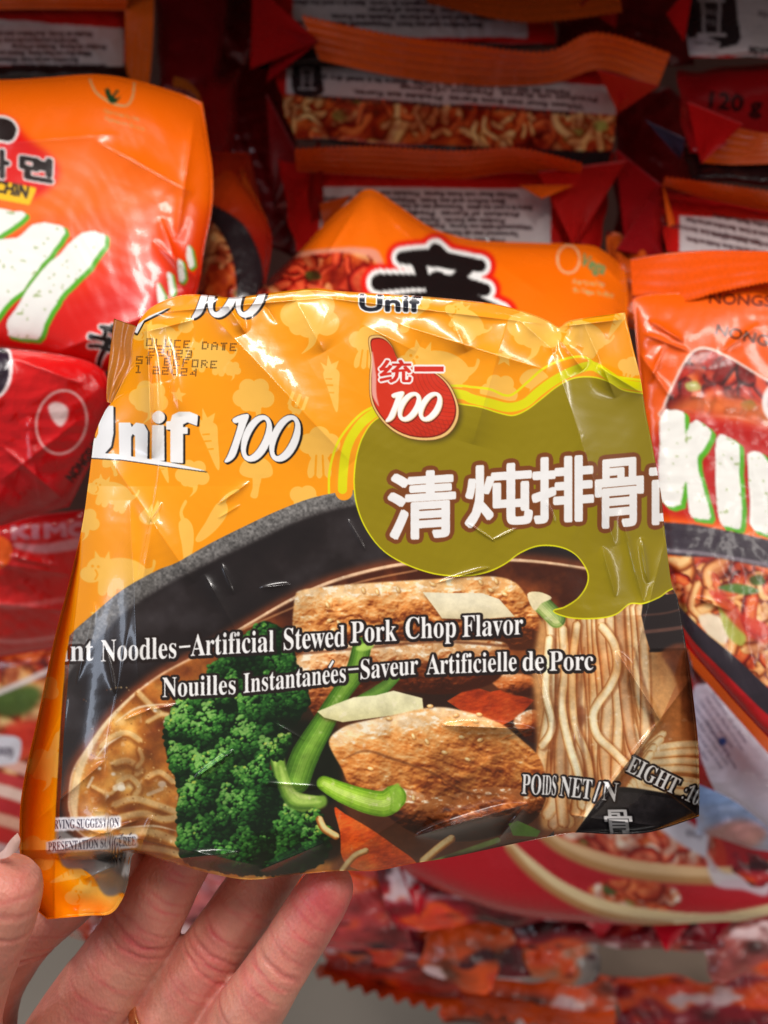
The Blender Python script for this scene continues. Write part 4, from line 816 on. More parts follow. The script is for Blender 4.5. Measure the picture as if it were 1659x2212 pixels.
FING = {
 'middle': [(490, 1690, .1905, 56), (436, 1780, .1905, 62), (374, 1882, .190, 70), (338, 1945, .189, 76), (300, 2012, .189, 81), (252, 2085, .189, 85), (206, 2152, .19, 91), (142, 2250, .192, 95), (70, 2380, .196, 98), (30, 2500, .2, 105)],
 'ring': [(700, 1720, .195, 52), (640, 1800, .1945, 60), (574, 1890, .193, 66), (522, 1965, .191, 68), (470, 2040, .189, 70), (436, 2092, .189, 75), (400, 2145, .189, 77), (345, 2228, .19, 82), (270, 2350, .194, 88), (200, 2480, .2, 100)],
 'little': [(738, 1868, .1775, 40), (724, 1892, .1775, 50), (696, 1938, .178, 59), (662, 1992, .1785, 63), (626, 2048, .1785, 64), (594, 2098, .178, 67), (562, 2148, .178, 71), (508, 2230, .18, 77), (430, 2350, .187, 84), (350, 2500, .197, 100)],
 'index': [(300, 1800, .19, 62), (220, 1850, .191, 70), (140, 1930, .193, 75), (65, 1990, .195, 78), (8, 2060, .197, 80), (-42, 2150, .199, 84), (-70, 2280, .2, 95), (-60, 2440, .202, 105)],
 'thumb': [(24, 1846, .158, 56), (18, 1868, .158, 70), (8, 1915, .158, 80), (-8, 1975, .158, 84), (-40, 2055, .160, 84), (-80, 2140, .164, 92), (-110, 2260, .172, 105), (-80, 2420, .185, 130), (20, 2600, .2, 170)]}
bm = bmesh.new(); AX = {}
for k_, ch in FING.items(): AX[k_] = tube(bm, ch)
tube(bm, [(-60, 2430, .203, 110), (60, 2500, .203, 150), (230, 2560, .203, 160), (400, 2560, .2, 130)], flat=.7)
tube(bm, [(120, 2440, .204, 150), (130, 2600, .204, 230), (120, 2800, .206, 230), (60, 3000, .21, 170), (0, 3300, .22, 150)], flat=.6)
me = bpy.data.meshes.new("hand_raw"); bm.to_mesh(me); bm.free(); tmp = bpy.data.objects.new("hand_raw", me); SC.collection.objects.link(tmp)
md = tmp.modifiers.new("join", 'REMESH'); md.mode = 'VOXEL'; md.voxel_size = .00055; md.use_smooth_shade = True
sm = tmp.modifiers.new("soften", 'SMOOTH'); sm.factor = .5; sm.iterations = 6
dg = bpy.context.evaluated_depsgraph_get(); hm = bpy.data.meshes.new_from_object(tmp.evaluated_get(dg)); bpy.data.objects.remove(tmp)
hm.name = "hand"; nv_ = len(hm.vertices); co = np.zeros(nv_*3, np.float32); hm.vertices.foreach_get("co", co); co = co.reshape(-1, 3).astype(float)
nr = np.zeros(nv_*3, np.float32); hm.vertices.foreach_get("normal", nr); nr = nr.reshape(-1, 3).astype(float)
facing = np.clip(-(nr@FWD)*1.3+.25, 0, 1)
disp = np.zeros(nv_); red = np.zeros(nv_)
def wrinkle(X, Y, d, ang, width, depth_mm, sig_mm, bend=0.0, half=90):
    """crease across a finger: centre, direction of the crease in the picture (deg)"""
    c = P3(X, Y, d); a = math.radians(ang); e = math.cos(a)*RIGHT-math.sin(a)*UP; f = math.sin(a)*RIGHT+math.cos(a)*UP
    s_ = (co-c)@e; v = (co-c)@f; L = half*d/FOC; near = np.abs((co-c)@FWD) < .016
    v = v+bend*s_**2/L*.5+.00035*np.sin(s_*330+X)+.00012*np.sin(s_*1100+Y)
    f_ = np.clip(1-(np.abs(s_)/L)**4, 0, 1)*near
    return f_, v*1000, depth_mm, sig_mm
def groove(*a, **k):
    global disp, red
    f_, v, dp, sg = wrinkle(*a, **k); disp -= f_*facing*dp*.85*np.exp(-(v/sg)**2)*.001; disp += f_*facing*dp*.5*np.exp(-((np.abs(v)-sg*2.6)/(sg*1.6))**2)*.001
    red += f_*.3*np.exp(-(v/(sg*1.8))**2)
def blush(X, Y, d, r, k):
    global red
    red += k*np.exp(-((co-P3(X, Y, d))**2).sum(1)/(r*d/FOC)**2)
def ray_near(X, Y, d): return d-.009
for X, Y, ang, dp, sg in [(296, 2022, 33, .38, .4), (314, 2000, 31, .24, .3), (286, 2046, 34, .3, .3), (262, 2078, 34, .14, .25), (352, 1942, 29, .1, .25), (345, 1962, 27, .07, .2), (235, 2110, 33, .1, .25), (380, 1890, 28, .07, .2), (205, 2155, 33, .12, .3), (180, 2190, 33, .08, .25)]: groove(X, Y, .182, ang, 0, dp, sg, half=84)
for X, Y, ang, dp, sg in [(462, 2050, 36, .38, .4), (486, 2022, 38, .24, .3), (440, 2082, 36, .3, .33), (452, 2066, 30, .16, .25), (410, 2130, 35, .1, .25), (520, 1985, 33, .08, .2), (545, 1935, 30, .06, .2), (335, 2226, 33, .25, .35)]: groove(X, Y, .184, ang, 0, dp, sg, half=76)
for X, Y, ang, dp, sg in [(594, 2092, 37, .35, .5), (618, 2062, 40, .14, .3), (556, 2140, 36, .14, .3), (580, 2112, 36, .12, .28), (660, 1985, 32, .05, .25), (500, 2215, 36, .2, .4), (640, 2020, 34, .06, .2)]: groove(X, Y, .172, ang, 0, dp, sg, half=66)
for X, Y, ang, dp, sg in [(60, 2072, 3, .45, .4), (80, 2010, 8, .12, .3), (70, 2040, 12, .1, .3)]: groove(X, Y, .189, ang, 0, dp, sg)
for X, Y, ang, dp, sg in [(0, 1990, 12, .2, .5), (-20, 2040, 20, .3, .4), (10, 1960, 8, .08, .3)]: groove(X, Y, .150, ang, 0, dp, sg)
R_ = np.random.RandomState(3)
for _ in range(34):   # fine lines across the pads
    k__ = ['middle', 'ring', 'little'][_ % 3]; c__ = FING[k__]; i_ = 2+R_.rand()*5; i0 = int(i_); f0 = i_-i0
    X, Y, d, r = [c__[i0][j]*(1-f0)+c__[i0+1][j]*f0 for j in range(4)]
    groove(X+R_.randn()*12, Y+R_.randn()*8, d-r*d/FOC, 33+R_.randn()*9, 0, .03+.03*R_.rand(), .14+.08*R_.rand(), half=r*(.5+.5*R_.rand()))
blush(700, 1950, .172, 80, .8); blush(640, 2030, .17, 60, .25); blush(460, 2100, .183, 60, .45); blush(295, 2035, .182, 60, .3); blush(40, 1890, .152, 60, .4); blush(205, 2170, .182, 60, .25); blush(380, 1890, .184, 50, .15); blush(540, 2170, .17, 60, .2)
red += .16*np.clip(np.sin(co[:, 0]*210+2*np.sin(co[:, 2]*160))*np.sin(co[:, 2]*190+1.5*np.sin(co[:, 0]*240)), -1, 1)
fz = np.sin(co[:, 0]*900+2*np.sin(co[:, 2]*700))*.4+np.sin(co[:, 2]*1300+2*np.sin(co[:, 0]*800))*.3+np.sin(co[:, 0]*310+1.3)*np.sin(co[:, 2]*270+.4)+np.sin(co[:, 0]*620+co[:, 2]*480)*.5
disp += fz*.00006
co2 = co+nr*disp[:, None]; hm.vertices.foreach_set("co", co2.astype(np.float32).ravel())
b0, b1 = lin(C8(210, 144, 124)), lin(C8(206, 92, 92)); k_ = np.clip(red+.1*fz+.05, 0, 1)[:, None]
ik = np.ones((nv_, 4), np.float32); ik[:, :3] = b0*(1-k_)+b1*k_; at_ = hm.color_attributes.new("ink", 'FLOAT_COLOR', 'POINT'); at_.data.foreach_set("color", ik.ravel())
hm.materials.clear(); hm.materials.append(SKIN); hm.polygons.foreach_set("use_smooth", np.ones(len(hm.polygons), bool)); hm.update()
hand = bpy.data.objects.new("hand", hm); SC.collection.objects.link(hand)
tag(hand, "bare hand with spread fingers and a gold ring, holding the orange noodle packet from below", "hand")
# thumb nail, a thin curved plate
NAIL = plain_mat("nail", (.70, .44, .38), .25, 0, 60, .05)
def nail(pts, d, name):
    P, s, t = coons(*pts, 24, 24, mode=(0, 0)); X, Y = P[..., 0], P[..., 1]
    h = 2.0*(1-(2*s-1)**2)*.6; V = P3(X, Y, d-h*.001); V2 = P3(X, Y, d-h*.001+.0005)
    f = np.concatenate([grid_faces(24, 24), grid_faces(24, 24, 576, True)]); o = mesh_obj(name, np.concatenate([V.reshape(-1, 3), V2.reshape(-1, 3)]), f, NAIL, None); o.parent = hand; return o
nail(([(8, 1836), (22, 1815), (38, 1799)], [(38, 1799), (44, 1815), (38, 1836)], [(-6, 1856), (16, 1852), (38, 1836)], [(8, 1836), (-2, 1844), (-6, 1856)]), .1552, "thumb_nail")
# the ring
GOLD = plain_mat("polished_gold", (.83, .52, .25), .18, 1, 30, .08)
pos, rad, tan = AX['ring']; X_, Y_ = 368, 2196
tgt = P3(X_, Y_, .191); i = int(np.argmin(((pos-tgt)**2).sum(1))); c, r, t_ = pos[i], rad[i]*1.07, tan[i]
e1 = np.cross(t_, FWD); e1 /= np.linalg.norm(e1); e2 = np.cross(t_, e1); vs = []; NR, NS = 96, 14
for a in np.arange(NR)*2*math.pi/NR:
    o_ = math.cos(a)*e1+math.sin(a)*e2
    for b in np.arange(NS)*2*math.pi/NS: vs.append(c+o_*(r+.0007*math.cos(b))+t_*.0016*math.sin(b))
ii = np.arange(NR*NS); q, w_ = ii//NS, ii % NS; n2 = (q+1) % NR
mesh_obj("ring", np.array(vs), np.stack([ii, n2*NS+w_, n2*NS+(w_+1) % NS, q*NS+(w_+1) % NS], 1), GOLD, None).parent = hand
bpy.context.view_layer.update()
for o in SC.objects:
    if o.parent == hand: pass
# ------------------------------------------------------------------ print on the packets of the display
OR, RD, DR = (255, 112, 10), (226, 30, 22), (150, 14, 20)
def kcanvas(x0, y0, x1, y1, k=.6, c=OR): return Canvas(x0, y0, x1, y1, k, c)
def gradient(cv, stops, ax=1, warp=0, seed=3, dirv=(0, 1)):
    """stops: (coordinate, colour) along dirv"""
    sl = (slice(0, cv.H), slice(0, cv.W)); X, Y = cv.grid(sl); u = X*dirv[0]+Y*dirv[1]+(noise((cv.H, cv.W), 80, seed, 3)-.5)*warp
    ks = [s[0] for s in stops]; cs = [C8(*s[1]) for s in stops]
    cv.im[:] = np.stack([np.interp(u, ks, [c[i] for c in cs]) for i in range(3)], -1)
def rough_letter(cv, pts, seed=0, green=(86, 176, 30), off=(7, 6), n=3):
    P = smooth(pts, n); R = np.random.RandomState(seed); P = P+R.randn(*P.shape)*1.1
    cv.fill([(x+off[0], y+off[1]) for x, y in P], green, grow=2); cv.fill(P, (120, 30, 12), .35, 5)
    cv.fill([(x+off[0], y+off[1]) for x, y in P], green, grow=1.5)
    sl, m = cv.fill(P, None)
    if sl is None: return
    spk = (noise(m.shape, 6*cv.k*1.6, seed+3, 2) > .79).astype(np.float32)
    cv.put(sl, m, C8(242, 242, 236)); cv.put(sl, m*spk, C8(120, 150, 60), .6)
def rtext(cv, txt, x, y, L, cap, ang, col=(60, 46, 44), grow=0, font=None, flip=False, al=1):
    a = math.radians(ang); c, s = math.cos(a), math.sin(a)
    e = text_edges(txt, 0, L, 0, 0, cap, fn=lambda X, Y: (x+X*c-Y*s, y+X*s+Y*c)); cv.fill(None, col, al, 0, grow, ed=e)
WORDS = ["Product of Korea", "Produkt aus Korea.", "Weizenmehl nicht aus Korea.", "Tarwemeel niet uit Korea.", "Produit de Corée", "Farine de blé non originaire de Corée", "Product uit Korea", "Wheat flour not from Korea", "Best before end see front", "Store in a cool dry place"]
def small_print(cv, x, y, w, rows, ang, gap=13, cap=8, seed=0, col=(70, 56, 54)):
    """lines of small print; (x, y) is where the first line starts"""
    R = np.random.RandomState(seed); a = math.radians(ang)
    for r in range(rows):
        t = WORDS[(seed+r) % 10]; L = w*(.72+.28*R.rand()); X, Y = x-math.sin(a)*gap*r, y+math.cos(a)*gap*r
        if len(t) < 20: t = t+"  "+WORDS[(seed+r+3) % 10]
        rtext(cv, t, X, Y, L, cap, ang, col)
def stew(cv, out, seed, n=110, pal=None, cell=26, sz=(5, 11)):
    sz = (sz[0]*1.15, sz[1]*1.6)
    """kimchi, noodles and greens in red broth"""
    orig = cv.im.copy(); sl, m = cv.fill(out, (150, 34, 14))
    if sl is None: return
    nz = noise(m.shape, cell*cv.k*1.5, seed, 4)
    cv.put(sl, m, ramp(nz, [(0, C8(70, 10, 6)), (.4, C8(170, 40, 16)), (.65, C8(222, 92, 34)), (1, C8(246, 160, 90))]))
    P = np.array(out); x0, y0 = P.min(0); x1, y1 = P.max(0); R = np.random.RandomState(seed); keep = cv.im[sl].copy()*1
    pal = pal or [((252, 206, 140), (220, 140, 70), (140, 60, 24)), ((240, 120, 60), (200, 50, 20), (110, 16, 8)), ((250, 190, 120), (214, 120, 56), (130, 50, 20))]
    for i in range(n):
        x, y = x0+R.rand()*(x1-x0), y0+R.rand()*(y1-y0); a = R.rand()*6; L = 18+R.rand()*34; k = 1 if R.rand() < .5 else -1
        pts = [(x, y), (x+L*math.cos(a), y+L*math.sin(a)), (x+L*math.cos(a)+L*.7*math.cos(a+k), y+L*math.sin(a)+L*.7*math.sin(a+k))]
        cv.stroke(pts, sz[0]+R.rand()*(sz[1]-sz[0]), shade=noodle_shade(*pal[i % len(pal)]), soft=2, n=5)
        if i % 11 == 0: cv.fill(smooth([(x, y), (x+24, y-6), (x+34, y+12), (x+8, y+16)], 4), (70, 110, 40) if i % 2 else (176, 186, 90), .9, 1)
    g = noise(m.shape, 40*cv.k, seed+9, 4)[..., None]; cv.im[sl] *= 1-m[..., None]*np.clip((g-.4)*2.6, 0, 1)*np.array([.35, .7, .75], np.float32)
    M = np.zeros((cv.H, cv.W, 1), np.float32); M[sl] = blur(m, 1)[..., None]; cv.im[:] = orig*(1-M)+cv.im*M
def brush_sin(cv, x, y, w, h, ang=0, hi=(246, 244, 240), glow=(232, 30, 20)):
    """the big black brush character"""
    a = math.radians(ang); T = lambda pts: [(x+(u*w)*math.cos(a)-(v*h)*math.sin(a), y+(u*w)*math.sin(a)+(v*h)*math.cos(a)) for u, v in pts]
    S = [([(.2, .12), (.4, .1), (.62, .13), (.8, .15)], [.05, .07, .06, .05]), ([(.45, .0), (.52, .1)], [.05, .06]), ([(.32, .15), (.36, .3), (.34, .38)], [.05, .05, .03]), ([(.72, .16), (.64, .3), (.58, .38)], [.05, .05, .03]),
         ([(.04, .42), (.3, .38), (.6, .36), (.85, .42)], [.07, .055, .06, .05]), ([(.48, .36), (.46, .6), (.44, .85), (.46, 1.0)], [.08, .07, .06, .05]), ([(.1, .64), (.4, .56), (.8, .6), (.98, .7)], [.05, .05, .06, .06]), ([(.55, .4), (.75, .55), (.98, .68)], [.05, .06, .06])]
    for lay, g in ((glow, .075), (hi, .035), ((26, 18, 18), 0)):
        for pts, ws in S: cv.stroke(T(pts), [(q+g)*w for q in ws], lay, 1, soft=8 if lay == glow else 1.5)

def art_left():
    cv = kcanvas(-180, 120, 520, 860, .8); gradient(cv, [(470, (255, 108, 6)), (600, (246, 62, 10)), (690, (222, 26, 18)), (1100, (206, 16, 22))], dirv=(.12, 1), warp=60)
    cv.fill(smooth([(-180, 240), (0, 250), (60, 300), (120, 350), (118, 395), (60, 430), (0, 420), (-180, 420)], 5), (226, 24, 18), 1, 8)
    # brush character's end and the Korean name
    cv.fill(smooth([(-40, 262), (0, 254), (26, 262), (36, 282), (24, 304), (-8, 302), (-50, 300)], 4), (246, 240, 236), grow=5); cv.fill(smooth([(-40, 262), (0, 254), (26, 262), (36, 282), (24, 304), (-8, 302), (-50, 300)], 4), (34, 20, 18))
    for ch, x0, y0, x1, y1 in [("라", -40, 322, 18, 380), ("면", 44, 340, 112, 388)]:
        boxglyph(cv, ch, x0, y0, x1, y1, [(6.5, 0, (246, 240, 236), 0, 0), (3.2, 0, (34, 20, 18), 0, 0)], tilt=12)
    q = [(-60, 382), (76, 408), (62, 440), (-70, 415)]; cv.fill(q, (250, 196, 20), grow=3); rtext(cv, "KIMCHIN", -62, 404, 122, 25, 11, (30, 20, 16), grow=1.6)
    rough_letter(cv, [(-120, 450), (-20, 450), (46, 457), (52, 470), (20, 495), (-20, 520), (-100, 560)], 2)
    rough_letter(cv, [(80, 482), (130, 487), (141, 500), (128, 524), (92, 570), (50, 625), (10, 664), (-60, 740), (-140, 740), (-100, 640), (-60, 560), (0, 518), (36, 512), (58, 496)], 3, n=3)
    rough_letter(cv, [(176, 503), (218, 503), (228, 514), (224, 532), (190, 578), (150, 620), (120, 655), (98, 700), (80, 733), (26, 727), (15, 715), (16, 690), (32, 668), (76, 602), (130, 548)], 4, n=3)
    # vegetarian mark
    cv.stroke([(194, 172), (208, 200), (240, 222), (272, 228), (286, 210), (290, 180)], 2.2, (190, 176, 130), .8)
    cv.fill(smooth([(226, 192), (250, 212), (262, 205), (250, 222), (236, 220)], 4), (20, 60, 30)); rtext(cv, "V", 226, 214, 26, 24, 12, (20, 64, 34), 1); rtext(cv, "Approved by the", 222, 242, 80, 9, 14, (196, 160, 110)); rtext(cv, "Vegetarian Society", 224, 258, 92, 9, 16, (196, 160, 110)); 
    # side: letters folded over, black brush end
    for i, (x, y) in enumerate([(338, 640), (360, 616), (382, 588), (402, 560)]): rough_letter(cv, [(x, y-26), (x+12, y-22), (x+18, y+14), (x+6, y+18)], 8+i, off=(3, 3), n=2)
    brush_sin(cv, 205, 690, 90, 90, 20)
    return cv
def art_red_left():
    cv = kcanvas(-120, 700, 300, 1180, .7, (206, 10, 20)); gradient(cv, [(700, (226, 22, 20)), (950, (212, 12, 22)), (1180, (190, 10, 24))])
    cv.fill(smooth([(-80, 740), (10, 752), (24, 785), (18, 830), (-10, 860), (-80, 870)], 5), (250, 235, 235), grow=2.5); cv.fill(smooth([(-80, 742), (8, 754), (20, 785), (14, 828), (-12, 858), (-80, 868)], 5), (44, 30, 46))
    cv.stroke(circ(133, 912, 54, 69, .2, n=14), 2.6, (246, 190, 188), .95, closed=True, soft=2)
    cv.fill(smooth([(104, 878), (122, 868), (146, 880), (145, 905), (130, 922), (112, 905)], 5), (240, 206, 204), 1, 1.5)
    rtext(cv, "NONGSHIM", 158, 1042, 112, 21, -52, (54, 8, 12), 1.2)
    return cv
def art_strip(seed, white=(0, 0, 0, 0), x0=0, y0=0, x1=100, y1=100, base=RD, label=None, k=.6):
    return kcanvas(x0, y0, x1, y1, k, base)
def art_low_left():
    cv = kcanvas(-120, 1080, 240, 1460, .6, (214, 22, 22)); gradient(cv, [(1080, (170, 14, 20)), (1200, (214, 22, 22)), (1460, (226, 40, 34))])
    for i, (x, ch) in enumerate([(28, "K"), (72, "I"), (98, "M"), (150, "C")]): rtext(cv, ch, x, 1164-i*2, [36, 10, 44, 34][i], 26, -3, (196, 110, 122), 3)
    cv.fill(smooth([(30, 1172), (90, 1176), (190, 1158), (190, 1180), (100, 1196), (40, 1186)], 4), (214, 130, 136), 1, 2)
    cv.fill(smooth([(-60, 1160), (0, 1158), (26, 1180), (20, 1212), (0, 1228), (-60, 1240)], 4), (250, 96, 14))
    cv.stroke([(-40, 1300), (30, 1310), (120, 1298), (200, 1290)], 6, (240, 150, 150), .5, soft=6)
    cv.stroke([(-40, 1380), (40, 1386), (150, 1372)], 5, (250, 210, 210), .5, soft=6)
    return cv
def art_food_left():
    cv = kcanvas(-140, 1380, 240, 1900, .6, (190, 40, 34)); stew(cv, [(-140, 1400), (200, 1400), (200, 1700), (-140, 1720)], 91, 70, cell=30, sz=(9, 18))
    cv.fill(smooth([(-20, 1500), (60, 1480), (90, 1500), (60, 1540), (0, 1548)], 5), (70, 104, 40), .9, 5); cv.fill(smooth([(10, 1570), (90, 1560), (80, 1620), (30, 1640)], 5), (226, 50, 30), .8, 6)
    cv.stroke([(-40, 1510), (40, 1478), (150, 1428)], 6, (240, 226, 224), .9, soft=3)
    for y, c in ((1650, (236, 178, 160)), (1685, (206, 60, 60)), (1712, (244, 206, 190)), (1745, (190, 40, 46)), (1775, (238, 176, 150)), (1810, (200, 40, 40)), (1840, (236, 190, 190))):
        cv.stroke([(-100, y-24), (20, y), (130, y+44), (220, y+90)], 13, c, 1, soft=5)
    cv.fill(smooth([(-60, 1594), (30, 1590), (46, 1610), (40, 1640), (20, 1652), (-60, 1648)], 3), (226, 222, 230)); rtext(cv, "100)", -18, 1630, 46, 17, 3, (120, 112, 124), 1)
    return cv
def art_center():
    cv = kcanvas(520, 380, 1420, 720, .8, (252, 108, 8)); gradient(cv, [(380, (250, 112, 14)), (600, (255, 112, 6)), (720, (255, 118, 20))], warp=40)
    cv.fill(smooth([(540, 560), (640, 545), (700, 538), (780, 535), (826, 560), (840, 720), (520, 720)], 5), (236, 150, 120), 1, 2); stew(cv, smooth([(540, 575), (640, 556), (720, 545), (800, 556), (824, 600), (830, 720), (520, 720)], 5), 17, 90, pal=[((250, 120, 70), (226, 50, 30), (130, 12, 8)), ((255, 190, 120), (230, 110, 50), (140, 40, 16)), ((240, 90, 50), (190, 30, 18), (100, 8, 6))])
    cv.fill(smooth([(545, 560), (600, 500), (650, 470), (680, 490), (650, 540), (580, 620)], 5), (44, 24, 22), .9, 4)
    brush_sin(cv, 815, 530, 280, 190, 4)
    cv.stroke(circ(1228, 560, 24, 30, 0, 12), 2, (236, 206, 170), .8, closed=True); rtext(cv, "Vega", 1252, 572, 56, 26, 22, (110, 150, 96), 1); rtext(cv, "Approved by", 1236, 612, 70, 11, 6, (206, 196, 150), .5); rtext(cv, "the Vegan Society", 1236, 630, 90, 11, 8, (196, 196, 150), .5)
    return cv
def art_bowl_side():
    cv = kcanvas(380, 420, 640, 700, .7, (190, 40, 12)); gradient(cv, [(420, (196, 60, 10)), (520, (150, 26, 14)), (700, (120, 20, 12))])
    stew(cv, [(400, 480), (500, 480), (530, 700), (400, 700)], 44, 24, cell=20); cv.stroke([(452, 452), (505, 500), (535, 570), (542, 660)], [12, 26, 30, 30], (38, 26, 30), 1, soft=2)
    return cv
def art_end(x0, y0, x1, y1, seed, ytop, ywhite, yfood, picto=None, ang=183, slope=0.0, hatch=None, dark_after=None, c0=(196, 22, 20), wx=(None, None), rows=3, gap=14):
    """the folded end of a packet: red, white panel of small print, food picture, black bowl; y lists at left and right"""
    cv = kcanvas(x0-30, y0-30, x1+30, y1+30, .8, c0); yl = lambda p, x: p[0]+(p[1]-p[0])*(x-x0)/(x1-x0)
    def bandp(a, b, xa, xb, wob=4):
        xs = np.linspace(xa, xb, 12); R = np.random.RandomState(seed+int(abs(a[0]))); return [(x, yl(a, x)+R.randn()*wob*.5) for x in xs]+[(x, yl(b, x)+R.randn()*wob) for x in xs[::-1]]
    xa, xb = wx[0] or x0-30, wx[1] or x1+30
    cv.fill(bandp(ytop, (y1+60, y1+60), x0-30, x1+30), (40, 20, 18), 1, 1)
    if yfood:
        cv.fill(bandp(ytop, yfood, x0-30, x1+30), (24, 16, 18), 1)
        P = bandp((ywhite[1][0], ywhite[1][1]), yfood, x0-30, x1+30); stew(cv, P, seed, int((x1-x0)/7), cell=16, sz=(4, 8))
        cv.fill(bandp(yfood, (y1+60, y1+60), x0-30, x1+30), (34, 24, 26), 1, 2)
    cv.fill(bandp((y0-30, y0-30), ywhite[0], x0-30, x1+30), c0)
    W_ = bandp(ywhite[0], ywhite[1], xa, xb, 1.5); cv.fill(W_, (204, 190, 190))
    m = math.degrees(math.atan2(ywhite[1][1]-ywhite[1][0], x1-x0)); hgt = ywhite[1][0]-ywhite[0][0]
    n = min(rows, max(1, int((hgt-8)/gap))) if rows else 0
    for r in range(n):
        t = WORDS[(seed+r) % 10]+"  "+WORDS[(seed+r+4) % 10]; y = yl(ywhite[0], xb)+10+gap*r-1; rtext(cv, t, xb-40-30*((seed+r) % 3), y, (xb-xa)*(.6+.1*((seed+r) % 3)), gap*.66, 180+m, (58, 42, 46), .7)
    if picto: px, py = picto; pict(cv, px, py)
    return cv
def pict(cv, x, y, s=1.0):
    """black tab with a crossed bin"""
    T = lambda pts: [(x+a*s, y+b*s) for a, b in pts]
    cv.fill(smooth(T([(-26, -32), (26, -32), (34, 0), (34, 34), (-26, 34)]), 3), (44, 36, 38)); cv.stroke(T([(-14, -22), (16, -22)]), 2.2*s, (190, 176, 176), raw=True); cv.stroke(T([(-16, 22), (18, 22)]), 2.2*s, (190, 176, 176), raw=True)
    cv.stroke(T([(-10, -20), (-8, 20)]), 2*s, (170, 156, 156), raw=True); cv.stroke(T([(12, -20), (10, 20)]), 2*s, (170, 156, 156), raw=True); rtext(cv, "BAC", x-9*s, y-4*s, 20*s, 7*s, 2, (190, 176, 176)); rtext(cv, "TRI", x-7*s, y+10*s, 16*s, 7*s, 2, (190, 176, 176))
def art_right():
    cv = kcanvas(1330, 600, 1760, 1640, .8, (250, 106, 10)); gradient(cv, [(600, (240, 92, 8)), (760, (252, 110, 12)), (860, (246, 84, 14)), (900, (222, 40, 20)), (1100, (196, 18, 26)), (1640, (190, 30, 20))], dirv=(-.25, 1), warp=20)
    rtext(cv, "NONGSHIM", 1532, 655, 200, 22, 3, (110, 34, 10), 1.2); rtext(cv, "NONGSHIM", 1545, 722, 200, 22, 13, (84, 34, 10), 1.2)
    out = smooth([(1436, 880), (1462, 820), (1490, 770), (1520, 754), (1570, 772), (1659, 825), (1740, 870), (1740, 960), (1600, 900), (1440, 900)], 5)
    cv.fill(out, (244, 226, 216), grow=5); stew(cv, out, 53, 60, pal=[((200, 50, 34), (160, 22, 18), (80, 8, 10)), ((224, 84, 50), (176, 34, 22), (100, 12, 10)), ((150, 26, 20), (120, 14, 14), (60, 6, 8))], cell=24, sz=(7, 10))
    cv.fill(smooth([(1420, 960), (1440, 890), (1520, 850), (1640, 868), (1740, 900), (1740, 1000), (1640, 1060), (1440, 1060)], 5), (240, 128, 60), .75, 12); cv.fill(smooth([(1400, 1000), (1440, 910), (1540, 900), (1740, 960), (1740, 1110), (1420, 1110)], 5), (190, 22, 22), .95, 12)
    cv.fill(circ(1680, 870, 34, 44), (250, 240, 236), 1, 2); cv.fill(circ(1684, 872, 24, 34), (30, 18, 20)); 
    f = lambda p: [(1290.3+x*.5002, 589.9+y*.5002) for x, y in p]
    L = [[(275, 610), (340, 592), (378, 612), (380, 700), (400, 650), (440, 640), (492, 690), (460, 760), (430, 800), (450, 900), (492, 1050), (440, 1062), (400, 1040), (384, 900), (368, 960), (360, 1000), (330, 1010), (284, 990), (262, 940), (268, 750)],
         [(515, 715), (560, 708), (608, 740), (616, 860), (626, 1080), (580, 1098), (528, 1070), (510, 900)],
         [(648, 785), (700, 775), (740, 820), (780, 900), (830, 800), (880, 810), (900, 1130), (850, 1140), (830, 960), (790, 1020), (740, 960), (750, 1118), (700, 1116), (662, 1085), (655, 900)]]
    for i, p in enumerate(L): rough_letter(cv, f(p), 20+i, off=(8, 7), n=3)
    cv.fill(f([(250, 1072), (420, 1085), (600, 1120), (900, 1190), (900, 1300), (500, 1240), (250, 1210)]), (60, 52, 62)); cv.stroke(f([(290, 1200), (450, 1210), (737, 1260), (900, 1300)]), 4, (150, 140, 150), .7, soft=3)
    food = f([(300, 1225), (500, 1225), (737, 1275), (900, 1310), (900, 1800), (700, 1780), (560, 1650), (400, 1500), (330, 1420)]); stew(cv, food, 57, 150, cell=22, sz=(6, 11))
    cv.fill(smooth(f([(440, 1480), (520, 1480), (570, 1560), (540, 1600), (460, 1540)]), 4), (244, 228, 200), .95, 1); cv.fill(smooth(f([(520, 1420), (580, 1430), (640, 1560), (620, 1610), (560, 1560)]), 4), (176, 186, 80), .9, 1); cv.fill(smooth(f([(520, 1360), (600, 1340), (700, 1370), (640, 1390)]), 4), (80, 130, 60), .9, 1); cv.fill(smooth(f([(480, 1370), (560, 1400), (640, 1480), (737, 1520), (737, 1600), (640, 1560), (560, 1480)]), 4), (214, 50, 36), .75, 3)
    cv.stroke(f([(330, 1440), (440, 1570), (560, 1680), (737, 1850), (800, 1900)]), [8, 16, 20, 22, 22], (50, 42, 52), 1, soft=2)
    return cv
def art_right_low():
    cv = kcanvas(1430, 1330, 1740, 1900, .7, (160, 22, 20)); cv.fill([(1440, 1340), (1560, 1440), (1740, 1600), (1740, 1700), (1430, 1400)], (60, 14, 14), 1, 8)
    cv.fill(smooth([(1500, 1486), (1520, 1478), (1560, 1490), (1740, 1640), (1740, 1900), (1640, 1860), (1530, 1680), (1496, 1540)], 4), (214, 206, 224))
    small_print(cv, 1535, 1500, 150, 8, 55, gap=-0+15, cap=8, seed=3, col=(84, 74, 104))
    cv.fill(circ(1560, 1602, 9), (40, 90, 170)); rtext(cv, "Hergestellt in Korea", 1523, 1560, 120, 9, 58, (80, 70, 100), .3)
    return cv
